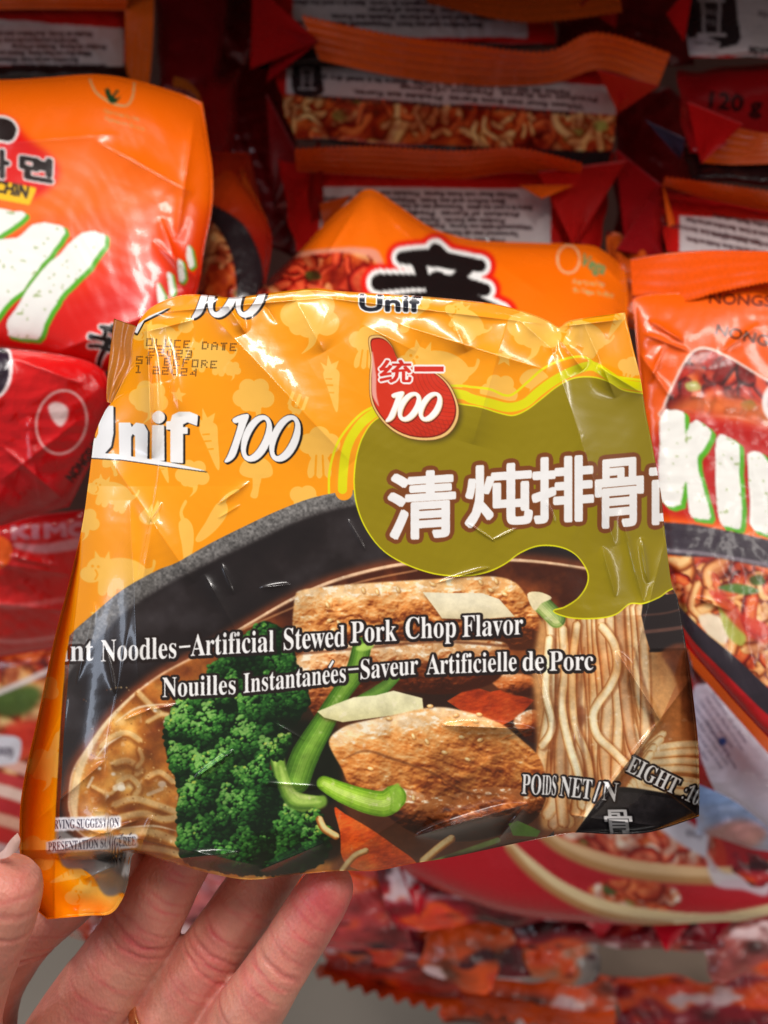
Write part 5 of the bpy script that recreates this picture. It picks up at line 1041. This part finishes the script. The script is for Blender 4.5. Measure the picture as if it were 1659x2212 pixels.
def art_bowls():
    cv = kcanvas(780, 1720, 1740, 2060, .6, (186, 18, 34)); g = lambda p: [(737.3+x*.5556, 1622+y*.5556) for x, y in p]
    cv.fill(smooth(g([(800, 330), (900, 290), (1400, 290), (1500, 440), (1400, 470), (1200, 470), (1000, 420)]), 4), (206, 50, 26)); stew(cv, smooth(g([(860, 330), (950, 300), (1400, 300), (1440, 430), (1300, 440), (1100, 410), (950, 370)]), 4), 71, 50, pal=[((255, 150, 110), (226, 50, 24), (150, 20, 10)), ((255, 236, 214), (244, 170, 130), (200, 80, 50))], sz=(6, 12))
    cv.stroke(g([(770, 300), (850, 360), (960, 410), (1100, 450), (1280, 472), (1460, 478), (1620, 460), (1900, 400)]), [9, 13, 17, 18, 17, 15, 13, 10], (236, 196, 146), 1, soft=3); cv.stroke(g([(770, 322), (850, 384), (960, 436), (1100, 476), (1280, 500), (1460, 506)]), 9, (190, 140, 84), .9, soft=5)
    stew(cv, smooth(g([(960, 540), (1080, 500), (1290, 530), (1310, 600), (1200, 625), (1060, 600)]), 4), 73, 40, pal=[((255, 150, 90), (236, 80, 30), (150, 30, 10)), ((255, 240, 220), (246, 180, 130), (210, 100, 50))], sz=(6, 12))
    cv.stroke(g([(640, 350), (720, 430), (830, 520), (960, 590), (1100, 630), (1280, 652), (1420, 655), (1560, 640), (1900, 560)]), [8, 12, 15, 18, 17, 16, 13, 12, 10], (240, 214, 164), 1, soft=3); cv.stroke(g([(650, 380), (720, 460), (830, 548), (960, 615), (1100, 655), (1280, 676)]), 8, (186, 130, 76), .9, soft=5)
    cv.fill(g([(1230, 300), (1330, 260), (1430, 330), (1420, 420), (1330, 370)]), (226, 222, 234), 1, 1); rtext(cv, "00)", *g([(1340, 330)])[0], 34, 14, 8, (150, 146, 160), 1)
    cv.fill(smooth(g([(1420, 400), (1480, 470), (1560, 470), (1660, 440), (1660, 560), (1560, 540), (1450, 520)]), 4), (214, 206, 214), .9, 3)
    return cv
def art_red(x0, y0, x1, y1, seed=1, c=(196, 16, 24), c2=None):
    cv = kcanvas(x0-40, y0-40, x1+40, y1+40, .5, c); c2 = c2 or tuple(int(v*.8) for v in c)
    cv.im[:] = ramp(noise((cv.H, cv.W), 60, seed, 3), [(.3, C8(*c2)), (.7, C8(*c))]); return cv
def art_mixed(x0, y0, x1, y1, seed, c):
    """busy print seen far off: red ground, orange, dark and pale patches"""
    cv = kcanvas(x0-40, y0-40, x1+40, y1+40, .5, c); n = noise((cv.H, cv.W), 34, seed, 3, ani=(1.8, .8)); n2 = noise((cv.H, cv.W), 26, seed+7, 3, ani=(1.6, .8)); c = C8(*c)
    cv.im[:] = ramp(n, [(.25, c*.35), (.42, c*.8), (.55, c), (.66, C8(250, 92, 26)), (.78, C8(240, 70, 40))]); k = np.clip((n2-.66)*12, 0, 1)[..., None]; cv.im[:] = cv.im*(1-k)+k*C8(232, 196, 196); k = np.clip((.3-n2)*12, 0, 1)[..., None]; cv.im[:] = cv.im*(1-k)+k*C8(70, 20, 30)
    return cv
# ------------------------------------------------------------------ the display behind: packets standing and lying in bins
def quad(tl, tr, br, bl, wob=4, seed=0):
    """outline of a soft packet from its corners"""
    R = np.random.RandomState(seed)
    def side(a, b, n=6, bow=0.0):
        a, b = np.array(a, float), np.array(b, float); nrm = np.array([-(b-a)[1], (b-a)[0]]); nrm = nrm/(np.hypot(*nrm)+1e-9); o = [tuple(a)]
        for k in range(1, n): o.append(tuple(a+(b-a)*k/n+nrm*R.randn()*wob))
        return o+[tuple(b)]
    return side(tl, tr), side(tr, br), side(bl, br), side(tl, bl)
G1 = "red and orange noodle packets of the display"
# --- the lit packets in front
left_top = [(-170, 150), (-60, 165), (0, 173), (100, 168), (200, 161), (281, 171), (377, 198), (437, 221)]
pk = packet("noodle_packet", "big orange and red packet lettered HI in white, at the left edge", G1,
            (left_top, [(437, 221), (449, 301), (459, 377), (457, 452), (440, 540), (428, 620), (400, 700), (330, 820)], [(-170, 745), (0, 757), (125, 772), (190, 790), (250, 806), (330, 820)], [(-170, 150), (-175, 450), (-170, 745)]),
            (.315, .32, .295, .29), art_left(), bulge=13, back=20, step=2.6, wr=(220, 1.5, 11), mat=FILM_BG, edge=5,
            creases=[(470, 650, 560, 880, 10, 2.2, .3), (345, 470, 400, 620, 9, 2.4, .3), (330, 520, 470, 640, 14, 2.5, 0), (200, 300, 420, 420, 30, 2.5, 0), (420, 250, 380, 520, 12, 2.4, 0), (0, 310, 260, 290, 26, 2, 0), (100, 770, 420, 640, 30, 3, 0)], back_col=(190, 30, 20))
packet("noodle_packet", "plain red packet with a printed white ring and drop, below the one lettered HI", G1,
       ([(-90, 742), (0, 752), (60, 758), (125, 766), (190, 780), (225, 800)], [(225, 800), (240, 860), (215, 940), (195, 1000), (150, 1094)], [(-90, 1150), (0, 1136), (60, 1118), (150, 1094)], [(-90, 742), (-95, 950), (-90, 1150)]),
       (.27, .285, .30, .28), art_red_left(), bulge=11, back=18, step=2.6, wr=(120, 2.2, 23), mat=FILM_BG, edge=5,
       creases=[(60, 930, 90, 1090, 12, 2, 0), (0, 960, 150, 1090, 10, 2, 0), (60, 900, 75, 960, 10, 1.6, 0), (20, 770, 180, 830, 12, 1.8, 0), (0, 1040, 180, 900, 16, 1.6, 0)], back_col=(190, 14, 20))
packet("noodle_packet", "red packet with faded grey letters KIM, squeezed under the red one with the ring", G1,
       ([(-90, 1128), (0, 1130), (80, 1112), (190, 1100)], [(190, 1100), (176, 1200), (150, 1330), (130, 1400)], [(-90, 1440), (0, 1420), (130, 1400)], [(-90, 1128), (-95, 1280), (-90, 1440)]),
       (.33, .34, .36, .36), art_low_left(), bulge=14, back=18, step=3, wr=(100, 3.4, 31), mat=FILM_BG, edge=4, creases=[(-20, 1215, 150, 1240, 12, 3, 0), (20, 1200, 130, 1225, 8, 2.5, 0), (-60, 1300, 160, 1320, 16, 3, 0)], back_col=(190, 14, 20))
packet("noodle_packet", "packet picturing stew with a green leaf, low at the left edge above the thumb", G1,
       ([(-110, 1425), (0, 1412), (150, 1396)], [(150, 1396), (140, 1560), (120, 1700), (100, 1840)], [(-110, 1880), (0, 1860), (100, 1840)], [(-110, 1425), (-110, 1650), (-110, 1880)]),
       (.50, .50, .52, .52), art_food_left(), bulge=16, back=20, step=4, wr=(120, 3.5, 37), mat=FILM_BG, edge=4, back_col=(190, 30, 30))
ctr = packet("noodle_packet", "bright orange packet with a black brush character, directly above the held packet", G1,
       ([(548, 642), (600, 585), (655, 535), (700, 485), (750, 440), (798, 408), (860, 444), (926, 489), (985, 510), (1037, 520), (1140, 524), (1237, 528), (1293, 536), (1350, 580)], [(1350, 580), (1356, 640), (1352, 740)], [(520, 760), (900, 760), (1352, 740)], [(548, 642), (530, 700), (520, 760)]),
       (.345, .355, .30, .29), art_center(), bulge=12, back=20, step=2.6, wr=(150, 2.0, 41), mat=FILM_BG, edge=5,
       creases=[(700, 560, 770, 450, 9, 2.6, .2), (820, 450, 900, 500, 8, 2, 0), (840, 470, 900, 520, 4, 1.5, 0), (1060, 560, 1180, 640, 20, 1.8, 0), (1280, 550, 1370, 640, 8, 2.6, 0), (1230, 540, 1340, 660, 14, 2, 0)], back_col=(200, 70, 20))
packet("noodle_packet", "shaded packet whose printed black bowl curves beside the tall gap left of the centre", G1,
       ([(436, 432), (470, 380), (500, 372), (545, 420)], [(545, 420), (585, 500), (580, 580), (556, 680)], [(420, 700), (480, 700), (556, 680)], [(436, 432), (440, 520), (420, 700)]),
       (.375, .38, .34, .34), art_bowl_side(), bulge=8, back=14, step=3, wr=(70, 2, 47), mat=FILM_BG, edge=4, back_col=(140, 20, 20))
rgt = packet("noodle_packet", "large orange and red packet lettered KIM in white, at the right edge", G1,
       ([(1366, 640), (1400, 634), (1450, 632), (1550, 625), (1659, 610), (1740, 600)], [(1740, 600), (1745, 1100), (1740, 1680)], [(1478, 1392), (1530, 1450), (1600, 1530), (1740, 1680)], [(1366, 640), (1380, 800), (1390, 950), (1420, 1180), (1478, 1392)]),
       (.275, .28, .245, .245), art_right(), bulge=10, back=18, step=2.6, wr=(150, 1.8, 53), mat=FILM_BG, edge=5,
       creases=[(1400, 690, 1480, 740, 6, 2, 0), (1390, 720, 1490, 760, 5, 1.6, 0), (1380, 760, 1450, 860, 8, 1.6, 0), (1500, 1290, 1580, 1320, 5, 1.6, 0), (1560, 760, 1640, 700, 8, 1.5, 0), (1400, 830, 1440, 740, 6, 1.6, 0)], back_col=(170, 20, 20))
seal(rgt, [(1362, 560, .30), (1450, 545, .29), (1560, 540, .285), (1740, 545, .285)], [(1366, 640, .285), (1470, 655, .275), (1560, 632, .27), (1740, 596, .27)], (226, 80, 12), FILM_BG, ribs=4, zig=10, thick=.5, wave=1.6, seed=2, amp=.15)
# --- shaded stacks behind
def end_pack(label, tl, tr, br, bl, dep, art, seed, seal_ab=None, ribs=5, col=(226, 88, 16), wr=(90, 3.0), bulge=12, ears=(), step=3):
    p = packet("noodle_packet", label, G1, quad(tl, tr, br, bl, 3.5, seed), dep, art, bulge=bulge, back=16, step=step, wr=(*wr, seed), mat=FILM_BG, edge=4, back_col=(130, 14, 16))
    if seal_ab: seal(p, seal_ab[0], seal_ab[1], col, FILM_BG, ribs=ribs, zig=12, wave=2.2, seed=seed)
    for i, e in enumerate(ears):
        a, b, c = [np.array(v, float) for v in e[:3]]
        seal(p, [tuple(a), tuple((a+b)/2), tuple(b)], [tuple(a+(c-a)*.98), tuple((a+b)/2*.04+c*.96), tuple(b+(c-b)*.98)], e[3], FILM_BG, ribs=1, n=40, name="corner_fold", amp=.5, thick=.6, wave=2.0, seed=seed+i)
    return p
end_pack("shaded packet end with small print, topmost of the middle stack", (560, -60), (1180, -70), (1200, 100), (560, 150), (.46, .46, .43, .43), art_end(560, -60, 1200, 150, 2, (85, 96), [(-40, -50), (78, 84)], None, wx=(632, 1140), rows=7, gap=15), 61,
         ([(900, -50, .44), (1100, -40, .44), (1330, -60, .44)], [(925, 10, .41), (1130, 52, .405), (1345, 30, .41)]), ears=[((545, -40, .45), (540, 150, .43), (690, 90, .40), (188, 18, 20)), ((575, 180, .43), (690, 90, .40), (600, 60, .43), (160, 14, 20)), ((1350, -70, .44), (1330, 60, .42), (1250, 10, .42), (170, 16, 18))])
end_pack("shaded packet end with food picture and bin symbol, second in middle stack", (575, 130), (1370, 130), (1300, 390), (640, 300), (.44, .44, .40, .40), art_end(575, 110, 1370, 390, 5, (330, 330), [(128, 190), (200, 250)], (300, 330), (662, 170), wx=(618, 1330), rows=4, gap=15), 67,
         ([(690, 130, .42), (850, 165, .42), (1020, 185, .42), (1190, 180, .42), (1300, 150, .42), (1420, 190, .42)], [(650, 30, .40), (850, 72, .395), (1010, 92, .39), (1180, 108, .39), (1290, 66, .395), (1450, 112, .40)]),
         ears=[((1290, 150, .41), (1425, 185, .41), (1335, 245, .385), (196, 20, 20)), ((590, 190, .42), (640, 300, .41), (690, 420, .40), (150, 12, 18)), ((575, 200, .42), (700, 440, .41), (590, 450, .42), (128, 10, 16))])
end_pack("shaded packet end with small print and a drooping orange seal, lowest of the middle stack", (600, 330), (1330, 330), (1290, 560), (640, 560), (.42, .42, .38, .38), art_end(600, 320, 1330, 560, 7, (545, 555), [(402, 410), (530, 540)], None, wx=(690, 1190), rows=8, gap=14), 71,
         ([(640, 370, .40), (800, 380, .40), (980, 388, .40), (1120, 372, .40), (1250, 395, .40)], [(636, 318, .375), (800, 312, .37), (980, 322, .37), (1120, 316, .37), (1260, 350, .375)]),
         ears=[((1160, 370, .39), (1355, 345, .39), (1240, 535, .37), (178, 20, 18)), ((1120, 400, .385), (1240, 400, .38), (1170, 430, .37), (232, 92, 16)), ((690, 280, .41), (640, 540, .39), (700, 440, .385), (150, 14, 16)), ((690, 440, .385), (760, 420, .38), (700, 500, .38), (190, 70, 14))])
end_pack("shaded packet end with small print in the top left corner", (-80, -40), (285, -60), (280, 175), (-80, 175), (.46, .46, .42, .42), art_end(-80, -40, 285, 175, 4, (140, 138), [(36, 62), (140, 142)], None, wx=(-70, 268), rows=6, gap=14), 73,
         ([(-80, 22, .43), (100, 20, .43), (272, 22, .43)], [(-80, -36, .41), (100, -40, .41), (280, -40, .41)]), ears=[])
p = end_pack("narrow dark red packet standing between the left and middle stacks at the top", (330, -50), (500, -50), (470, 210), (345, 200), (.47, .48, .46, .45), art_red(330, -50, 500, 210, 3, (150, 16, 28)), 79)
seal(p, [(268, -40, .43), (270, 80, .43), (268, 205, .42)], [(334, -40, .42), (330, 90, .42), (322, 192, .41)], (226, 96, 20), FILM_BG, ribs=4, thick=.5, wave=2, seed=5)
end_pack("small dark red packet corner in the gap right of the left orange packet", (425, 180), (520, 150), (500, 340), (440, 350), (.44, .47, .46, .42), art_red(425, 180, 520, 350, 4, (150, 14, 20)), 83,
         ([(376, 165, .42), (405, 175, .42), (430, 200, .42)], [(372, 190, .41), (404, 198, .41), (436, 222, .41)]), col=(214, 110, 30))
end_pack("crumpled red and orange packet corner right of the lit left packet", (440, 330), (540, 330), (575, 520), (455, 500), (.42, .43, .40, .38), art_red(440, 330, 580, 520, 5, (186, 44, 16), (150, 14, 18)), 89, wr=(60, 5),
         ears=[((460, 410, .385), (520, 440, .375), (545, 520, .365), (246, 50, 14)), ((520, 360, .39), (580, 480, .38), (530, 440, .37), (216, 90, 26))])
atop = art_end(1470, -60, 1740, 130, 6, (128, 128), [(-50, -50), (120, 124)], None, wx=(1476, 1740), rows=0, gap=16)
pict(atop, 1535, 38, 1.7); rtext(atop, "Corée", 1690, 26, 52, 17, 183, (50, 36, 40), .5); rtext(atop, "wide", 1668, 104, 50, 17, 183, (40, 30, 34), .8)
atop.fill([(1484, 84), (1520, 76), (1556, 92), (1550, 116), (1490, 112)], (180, 166, 168)); rtext(atop, "ELEMENTS", 1548, 92, 48, 7, 186, (60, 46, 50), .2)
end_pack("packet end with a large bin symbol and small print in the top right corner", (1480, -60), (1740, -60), (1740, 130), (1490, 125), (.44, .44, .40, .40), atop, 97, ears=[((1440, 30, .41), (1500, -40, .41), (1478, 92, .395), (206, 22, 24))])
R1 = None
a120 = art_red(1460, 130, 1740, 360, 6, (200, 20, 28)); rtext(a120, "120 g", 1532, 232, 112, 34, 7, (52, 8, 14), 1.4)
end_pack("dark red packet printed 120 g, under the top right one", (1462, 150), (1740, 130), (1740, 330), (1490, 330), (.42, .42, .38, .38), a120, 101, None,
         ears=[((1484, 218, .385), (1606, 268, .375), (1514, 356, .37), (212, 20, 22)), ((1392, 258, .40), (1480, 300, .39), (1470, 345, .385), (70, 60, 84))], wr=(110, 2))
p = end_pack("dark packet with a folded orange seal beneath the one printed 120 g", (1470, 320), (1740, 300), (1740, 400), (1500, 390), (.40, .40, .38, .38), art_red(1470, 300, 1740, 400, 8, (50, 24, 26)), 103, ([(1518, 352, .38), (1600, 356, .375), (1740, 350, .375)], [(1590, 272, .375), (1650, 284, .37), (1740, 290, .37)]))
end_pack("shaded packet end with wavy orange seal, third from the top of the right stack", (1420, 400), (1740, 420), (1740, 620), (1440, 560), (.40, .40, .34, .34), art_end(1420, 400, 1740, 620, 3, (540, 590), [(462, 482), (540, 600)], None, wx=(1468, 1740), rows=5, gap=14), 107,
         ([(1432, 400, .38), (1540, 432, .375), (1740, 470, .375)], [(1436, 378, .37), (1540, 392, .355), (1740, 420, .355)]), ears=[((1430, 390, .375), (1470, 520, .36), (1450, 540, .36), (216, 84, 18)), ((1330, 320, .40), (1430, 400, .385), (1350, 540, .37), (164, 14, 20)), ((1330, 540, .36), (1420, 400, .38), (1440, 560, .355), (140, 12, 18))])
packet("noodle_packet", "packet side with pale small print and blue dot, below the large right packet", G1,
       ([(1474, 1370), (1560, 1450), (1640, 1530), (1740, 1620)], [(1740, 1620), (1745, 1760), (1740, 1860)], [(1500, 1690), (1600, 1740), (1740, 1860)], [(1474, 1370), (1490, 1530), (1500, 1690)]),
       (.34, .34, .33, .33), art_right_low(), bulge=8, back=18, step=3, wr=(90, 2, 59), mat=FILM_BG, edge=4, back_col=(120, 20, 20))
seal(SC.objects[-1] if False else [o for o in SC.objects if o.get("label", "").startswith("packet side with pale")][0], [(1482, 1392, .325), (1560, 1470, .32), (1640, 1556, .32), (1740, 1668, .32)], [(1496, 1440, .305), (1560, 1515, .30), (1640, 1606, .30), (1740, 1722, .30)], (240, 96, 20), FILM_BG, ribs=5, thick=.5, wave=2)
# --- lower bins, far and out of focus
bw = packet("noodle_packet", "red packet with two cream rimmed bowls of topping, below the held packet's right end", G1,
       ([(820, 1790), (1000, 1765), (1240, 1740), (1500, 1740), (1740, 1750)], [(1740, 1750), (1745, 1880), (1740, 1990)], [(900, 1900), (1100, 1972), (1360, 1998), (1560, 1990), (1740, 1990)], [(820, 1790), (840, 1850), (900, 1900)]),
       (.55, .50, .50, .56), art_bowls(), bulge=14, back=20, step=3.5, wr=(160, 2.5, 61), mat=FILM_BG, edge=5, back_col=(180, 20, 40))
def clear_mat():
    m, nt, p = new_mat("clear_plastic_film"); p.inputs["Base Color"].default_value = (.86, .88, .95, 1); p.inputs["Roughness"].default_value = .12; p.inputs["Transmission Weight"].default_value = .5; p.inputs["IOR"].default_value = 1.3; p.inputs["Coat Weight"].default_value = .5
    return m
aw = art_red(1480, 1640, 1740, 1860, 9, (200, 202, 220), (120, 136, 170)); aw.fill(smooth([(1500, 1700), (1560, 1680), (1640, 1690), (1640, 1730), (1520, 1740)], 4), (120, 150, 200), .7, 5); aw.fill(smooth([(1520, 1800), (1600, 1770), (1659, 1800), (1600, 1840)], 4), (220, 120, 90), .6, 6)
packet("snack_bag", "pale bluish plastic bag lying at the right edge below the small print packet", None, quad((1490, 1650), (1740, 1640), (1740, 1860), (1500, 1800), 5, 7), (.46, .46, .47, .47), aw, bulge=14, back=16, step=3.5, wr=(80, 5, 67), mat=FILM_BG, edge=4, back_col=(190, 190, 205), cat="plastic bag", creases=[(1540, 1800, 1640, 1830, 8, 4, 0), (1540, 1800, 1580, 1770, 6, 3, 0), (1520, 1640, 1600, 1700, 8, 4, 0)])
LOW = [ # label, corners, depth, colour, seed, seal line a,b, colour
 ("crimson packet with crumpled corners under the middle of the held packet", (800, 1850), (1080, 1850), (1230, 1995), (860, 2010), .60, (176, 14, 34), 111, None),
 ("red and pink packet lying behind the fingertip of the little finger", (560, 1880), (860, 1880), (900, 2060), (600, 2040), .64, (206, 70, 70), 113, None),
 ("dark crimson packet lying under the cream rimmed bowls", (1080, 1960), (1560, 1990), (1560, 2050), (1130, 2050), .62, (150, 18, 34), 117, None),
 ("pale pink packet behind the gap of middle and ring finger", (330, 1850), (620, 1850), (620, 2040), (380, 2020), .66, (214, 110, 110), 119, None),
 ("orange packet fanned out over the bin edge, at the bottom left beside the hand", (130, 1960), (480, 1960), (560, 2100), (180, 2030), .74, (230, 70, 30), 121, ([(150, 2020, .74), (330, 2070, .74), (560, 2110, .74)], [(120, 1990, .72), (300, 2100, .71), (540, 2150, .71)])),
 ("orange packet with jagged seal hanging over the floor, right of the little finger", (690, 2010), (1000, 2010), (1010, 2160), (700, 2110), .76, (214, 60, 40), 127, ([(690, 2080, .75), (830, 2120, .75), (1010, 2150, .75)], [(670, 2110, .72), (820, 2160, .71), (1000, 2200, .71)])),
 ("orange packet with jagged seal, lowest at the middle of the bottom edge", (980, 2080), (1320, 2110), (1330, 2240), (960, 2210), .78, (236, 84, 34), 131, ([(960, 2130, .77), (1120, 2140, .77), (1330, 2180, .77)], [(950, 2180, .74), (1120, 2215, .73), (1330, 2250, .73)])),
 ("wrinkled dark red packet at the bottom right corner", (1320, 2110), (1740, 2070), (1740, 2320), (1340, 2320), .80, (150, 12, 32), 137, None),
 ("muddy pink packet on top of the orange ones at the bottom", (700, 1990), (1090, 2000), (1080, 2110), (760, 2090), .70, (170, 96, 96), 139, None),
 ("grey film wrapped packet lying in front of the cardboard box", (960, 2020), (1300, 2020), (1290, 2120), (1000, 2110), .72, (160, 146, 140), 149, None)]
for lab, tl, tr, br, bl, d, col, sd, se in LOW:
    c2 = (244, 92, 20) if sd % 3 == 0 else tuple(min(255, int(v*.62+34)) for v in col)
    p = packet("noodle_packet", lab, G1, quad(tl, tr, br, bl, 8, sd), (d, d, d-.02, d-.02), art_mixed(tl[0]-60, tl[1]-40, tr[0]+160, br[1]+60, sd, col), bulge=16, back=16, step=4, wr=(60, 6.5, sd), mat=FILM_BG, edge=3, back_col=(150, 20, 24))
    if se: seal(p, se[0], se[1], (246, 90, 20), FILM_BG, ribs=3, zig=34, wave=8, seed=sd, thick=.8)
EXTRA = [
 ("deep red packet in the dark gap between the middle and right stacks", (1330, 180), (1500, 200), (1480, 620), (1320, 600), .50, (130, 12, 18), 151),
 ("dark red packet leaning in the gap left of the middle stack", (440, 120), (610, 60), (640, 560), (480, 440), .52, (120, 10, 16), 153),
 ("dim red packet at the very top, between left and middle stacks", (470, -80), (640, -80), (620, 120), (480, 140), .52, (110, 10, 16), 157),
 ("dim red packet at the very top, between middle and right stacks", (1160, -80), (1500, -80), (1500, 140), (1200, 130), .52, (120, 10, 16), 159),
 ("dark orange packet between the bright centre packet and the right stack", (1310, 500), (1480, 540), (1460, 720), (1330, 700), .37, (214, 84, 20), 163),
 ("reddish packet under the small print packet at the right edge", (1560, 1700), (1740, 1760), (1740, 1960), (1540, 1880), .52, (176, 20, 44), 167),
 ("faded pink packet far down right beside the cardboard box", (1500, 1990), (1740, 1960), (1740, 2110), (1540, 2120), .72, (190, 90, 84), 169),
 ("dark crimson packet heaped between the fingertip and the cardboard box", (760, 1960), (1130, 1990), (1150, 2110), (800, 2090), .68, (150, 24, 44), 171),
 ("orange packet peeping out between the middle and ring fingers", (380, 1830), (560, 1830), (520, 2100), (380, 2080), .68, (226, 90, 70), 173),
 ("cream and pink packet lying left of the fanned orange one", (240, 1850), (420, 1850), (420, 2000), (250, 2010), .70, (216, 60, 80), 177),
 ("torn orange packet tilted in the middle of the lower heap", (960, 1960), (1120, 2000), (1060, 2150), (900, 2080), .66, (240, 92, 34), 179)]
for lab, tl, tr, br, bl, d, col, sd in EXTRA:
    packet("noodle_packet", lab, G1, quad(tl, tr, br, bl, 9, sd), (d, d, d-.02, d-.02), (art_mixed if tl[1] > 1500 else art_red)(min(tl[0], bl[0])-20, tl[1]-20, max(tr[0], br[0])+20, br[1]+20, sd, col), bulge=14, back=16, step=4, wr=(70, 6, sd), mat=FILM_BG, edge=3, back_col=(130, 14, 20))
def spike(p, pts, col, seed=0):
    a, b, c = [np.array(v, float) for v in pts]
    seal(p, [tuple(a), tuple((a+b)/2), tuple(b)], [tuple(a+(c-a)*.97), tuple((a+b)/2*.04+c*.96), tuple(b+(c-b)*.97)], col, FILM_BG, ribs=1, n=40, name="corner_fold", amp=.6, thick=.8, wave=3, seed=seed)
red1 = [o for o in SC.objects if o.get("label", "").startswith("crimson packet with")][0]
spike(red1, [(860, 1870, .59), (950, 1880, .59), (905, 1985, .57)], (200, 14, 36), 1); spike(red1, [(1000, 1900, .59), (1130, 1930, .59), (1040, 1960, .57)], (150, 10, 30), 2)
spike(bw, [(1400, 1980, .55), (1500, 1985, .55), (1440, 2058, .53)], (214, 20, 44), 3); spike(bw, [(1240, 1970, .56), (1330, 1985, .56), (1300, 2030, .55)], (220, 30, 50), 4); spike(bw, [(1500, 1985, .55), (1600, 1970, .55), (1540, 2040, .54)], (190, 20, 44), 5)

# --- rack, box, floor
def box_obj(name, mat, c0, c1, label=None, cat=None, kind=None, parent=None, bev=.002, rot=0):
    bm = bmesh.new(); bmesh.ops.create_cube(bm, size=1); sz = Vector(c1)-Vector(c0)
    for v in bm.verts: v.co = Vector((v.co.x*sz.x, v.co.y*sz.y, v.co.z*sz.z))
    bmesh.ops.bevel(bm, geom=bm.edges[:], offset=bev, segments=2, affect='EDGES')
    me = bpy.data.meshes.new(name); bm.to_mesh(me); bm.free(); me.materials.append(mat); o = bpy.data.objects.new(name, me); SC.collection.objects.link(o)
    o.location = (Vector(c0)+Vector(c1))/2; o.rotation_euler.z = rot
    if parent: o.parent = parent; o.location = o.location-parent.location
    if label: tag(o, label, cat)
    if kind: o["kind"] = kind
    return o
FLOOR = plain_mat("pale_floor", (.40, .35, .29), .45, 0, 3, .08, .02)
box_obj("floor", FLOOR, (-5, -3, -.1), (5, 6, 0), kind="structure", bev=.001)
DARK = plain_mat("dark_brown_board", (.10, .028, .018), .6, 0, 8, .2)
rack = empty("display_rack", (0, .8, 0), "dark display rack holding the stacks of noodle packets", "display rack")
box_obj("back_board", DARK, (-1.2, .80, .75), (1.2, .83, 2.0), parent=rack)
box_obj("shelf_board", DARK, (-1.2, .322, 1.452), (1.2, .80, 1.475), parent=rack)
CARD = plain_mat("brown_cardboard", (.26, .19, .14), .8, 0, 25, .12, .2)
bx = empty("cardboard_box", P3(1330, 2140, .95), "brown cardboard box under the packets at the bottom right", "box")
c = np.array(bx.location)
box_obj("box_body", CARD, c+[-.12, -.02, -.3], c+[.2, .25, .03], parent=bx); box_obj("box_flap", CARD, c+[-.11, -.05, .0], c+[.19, -.023, .05], parent=bx)
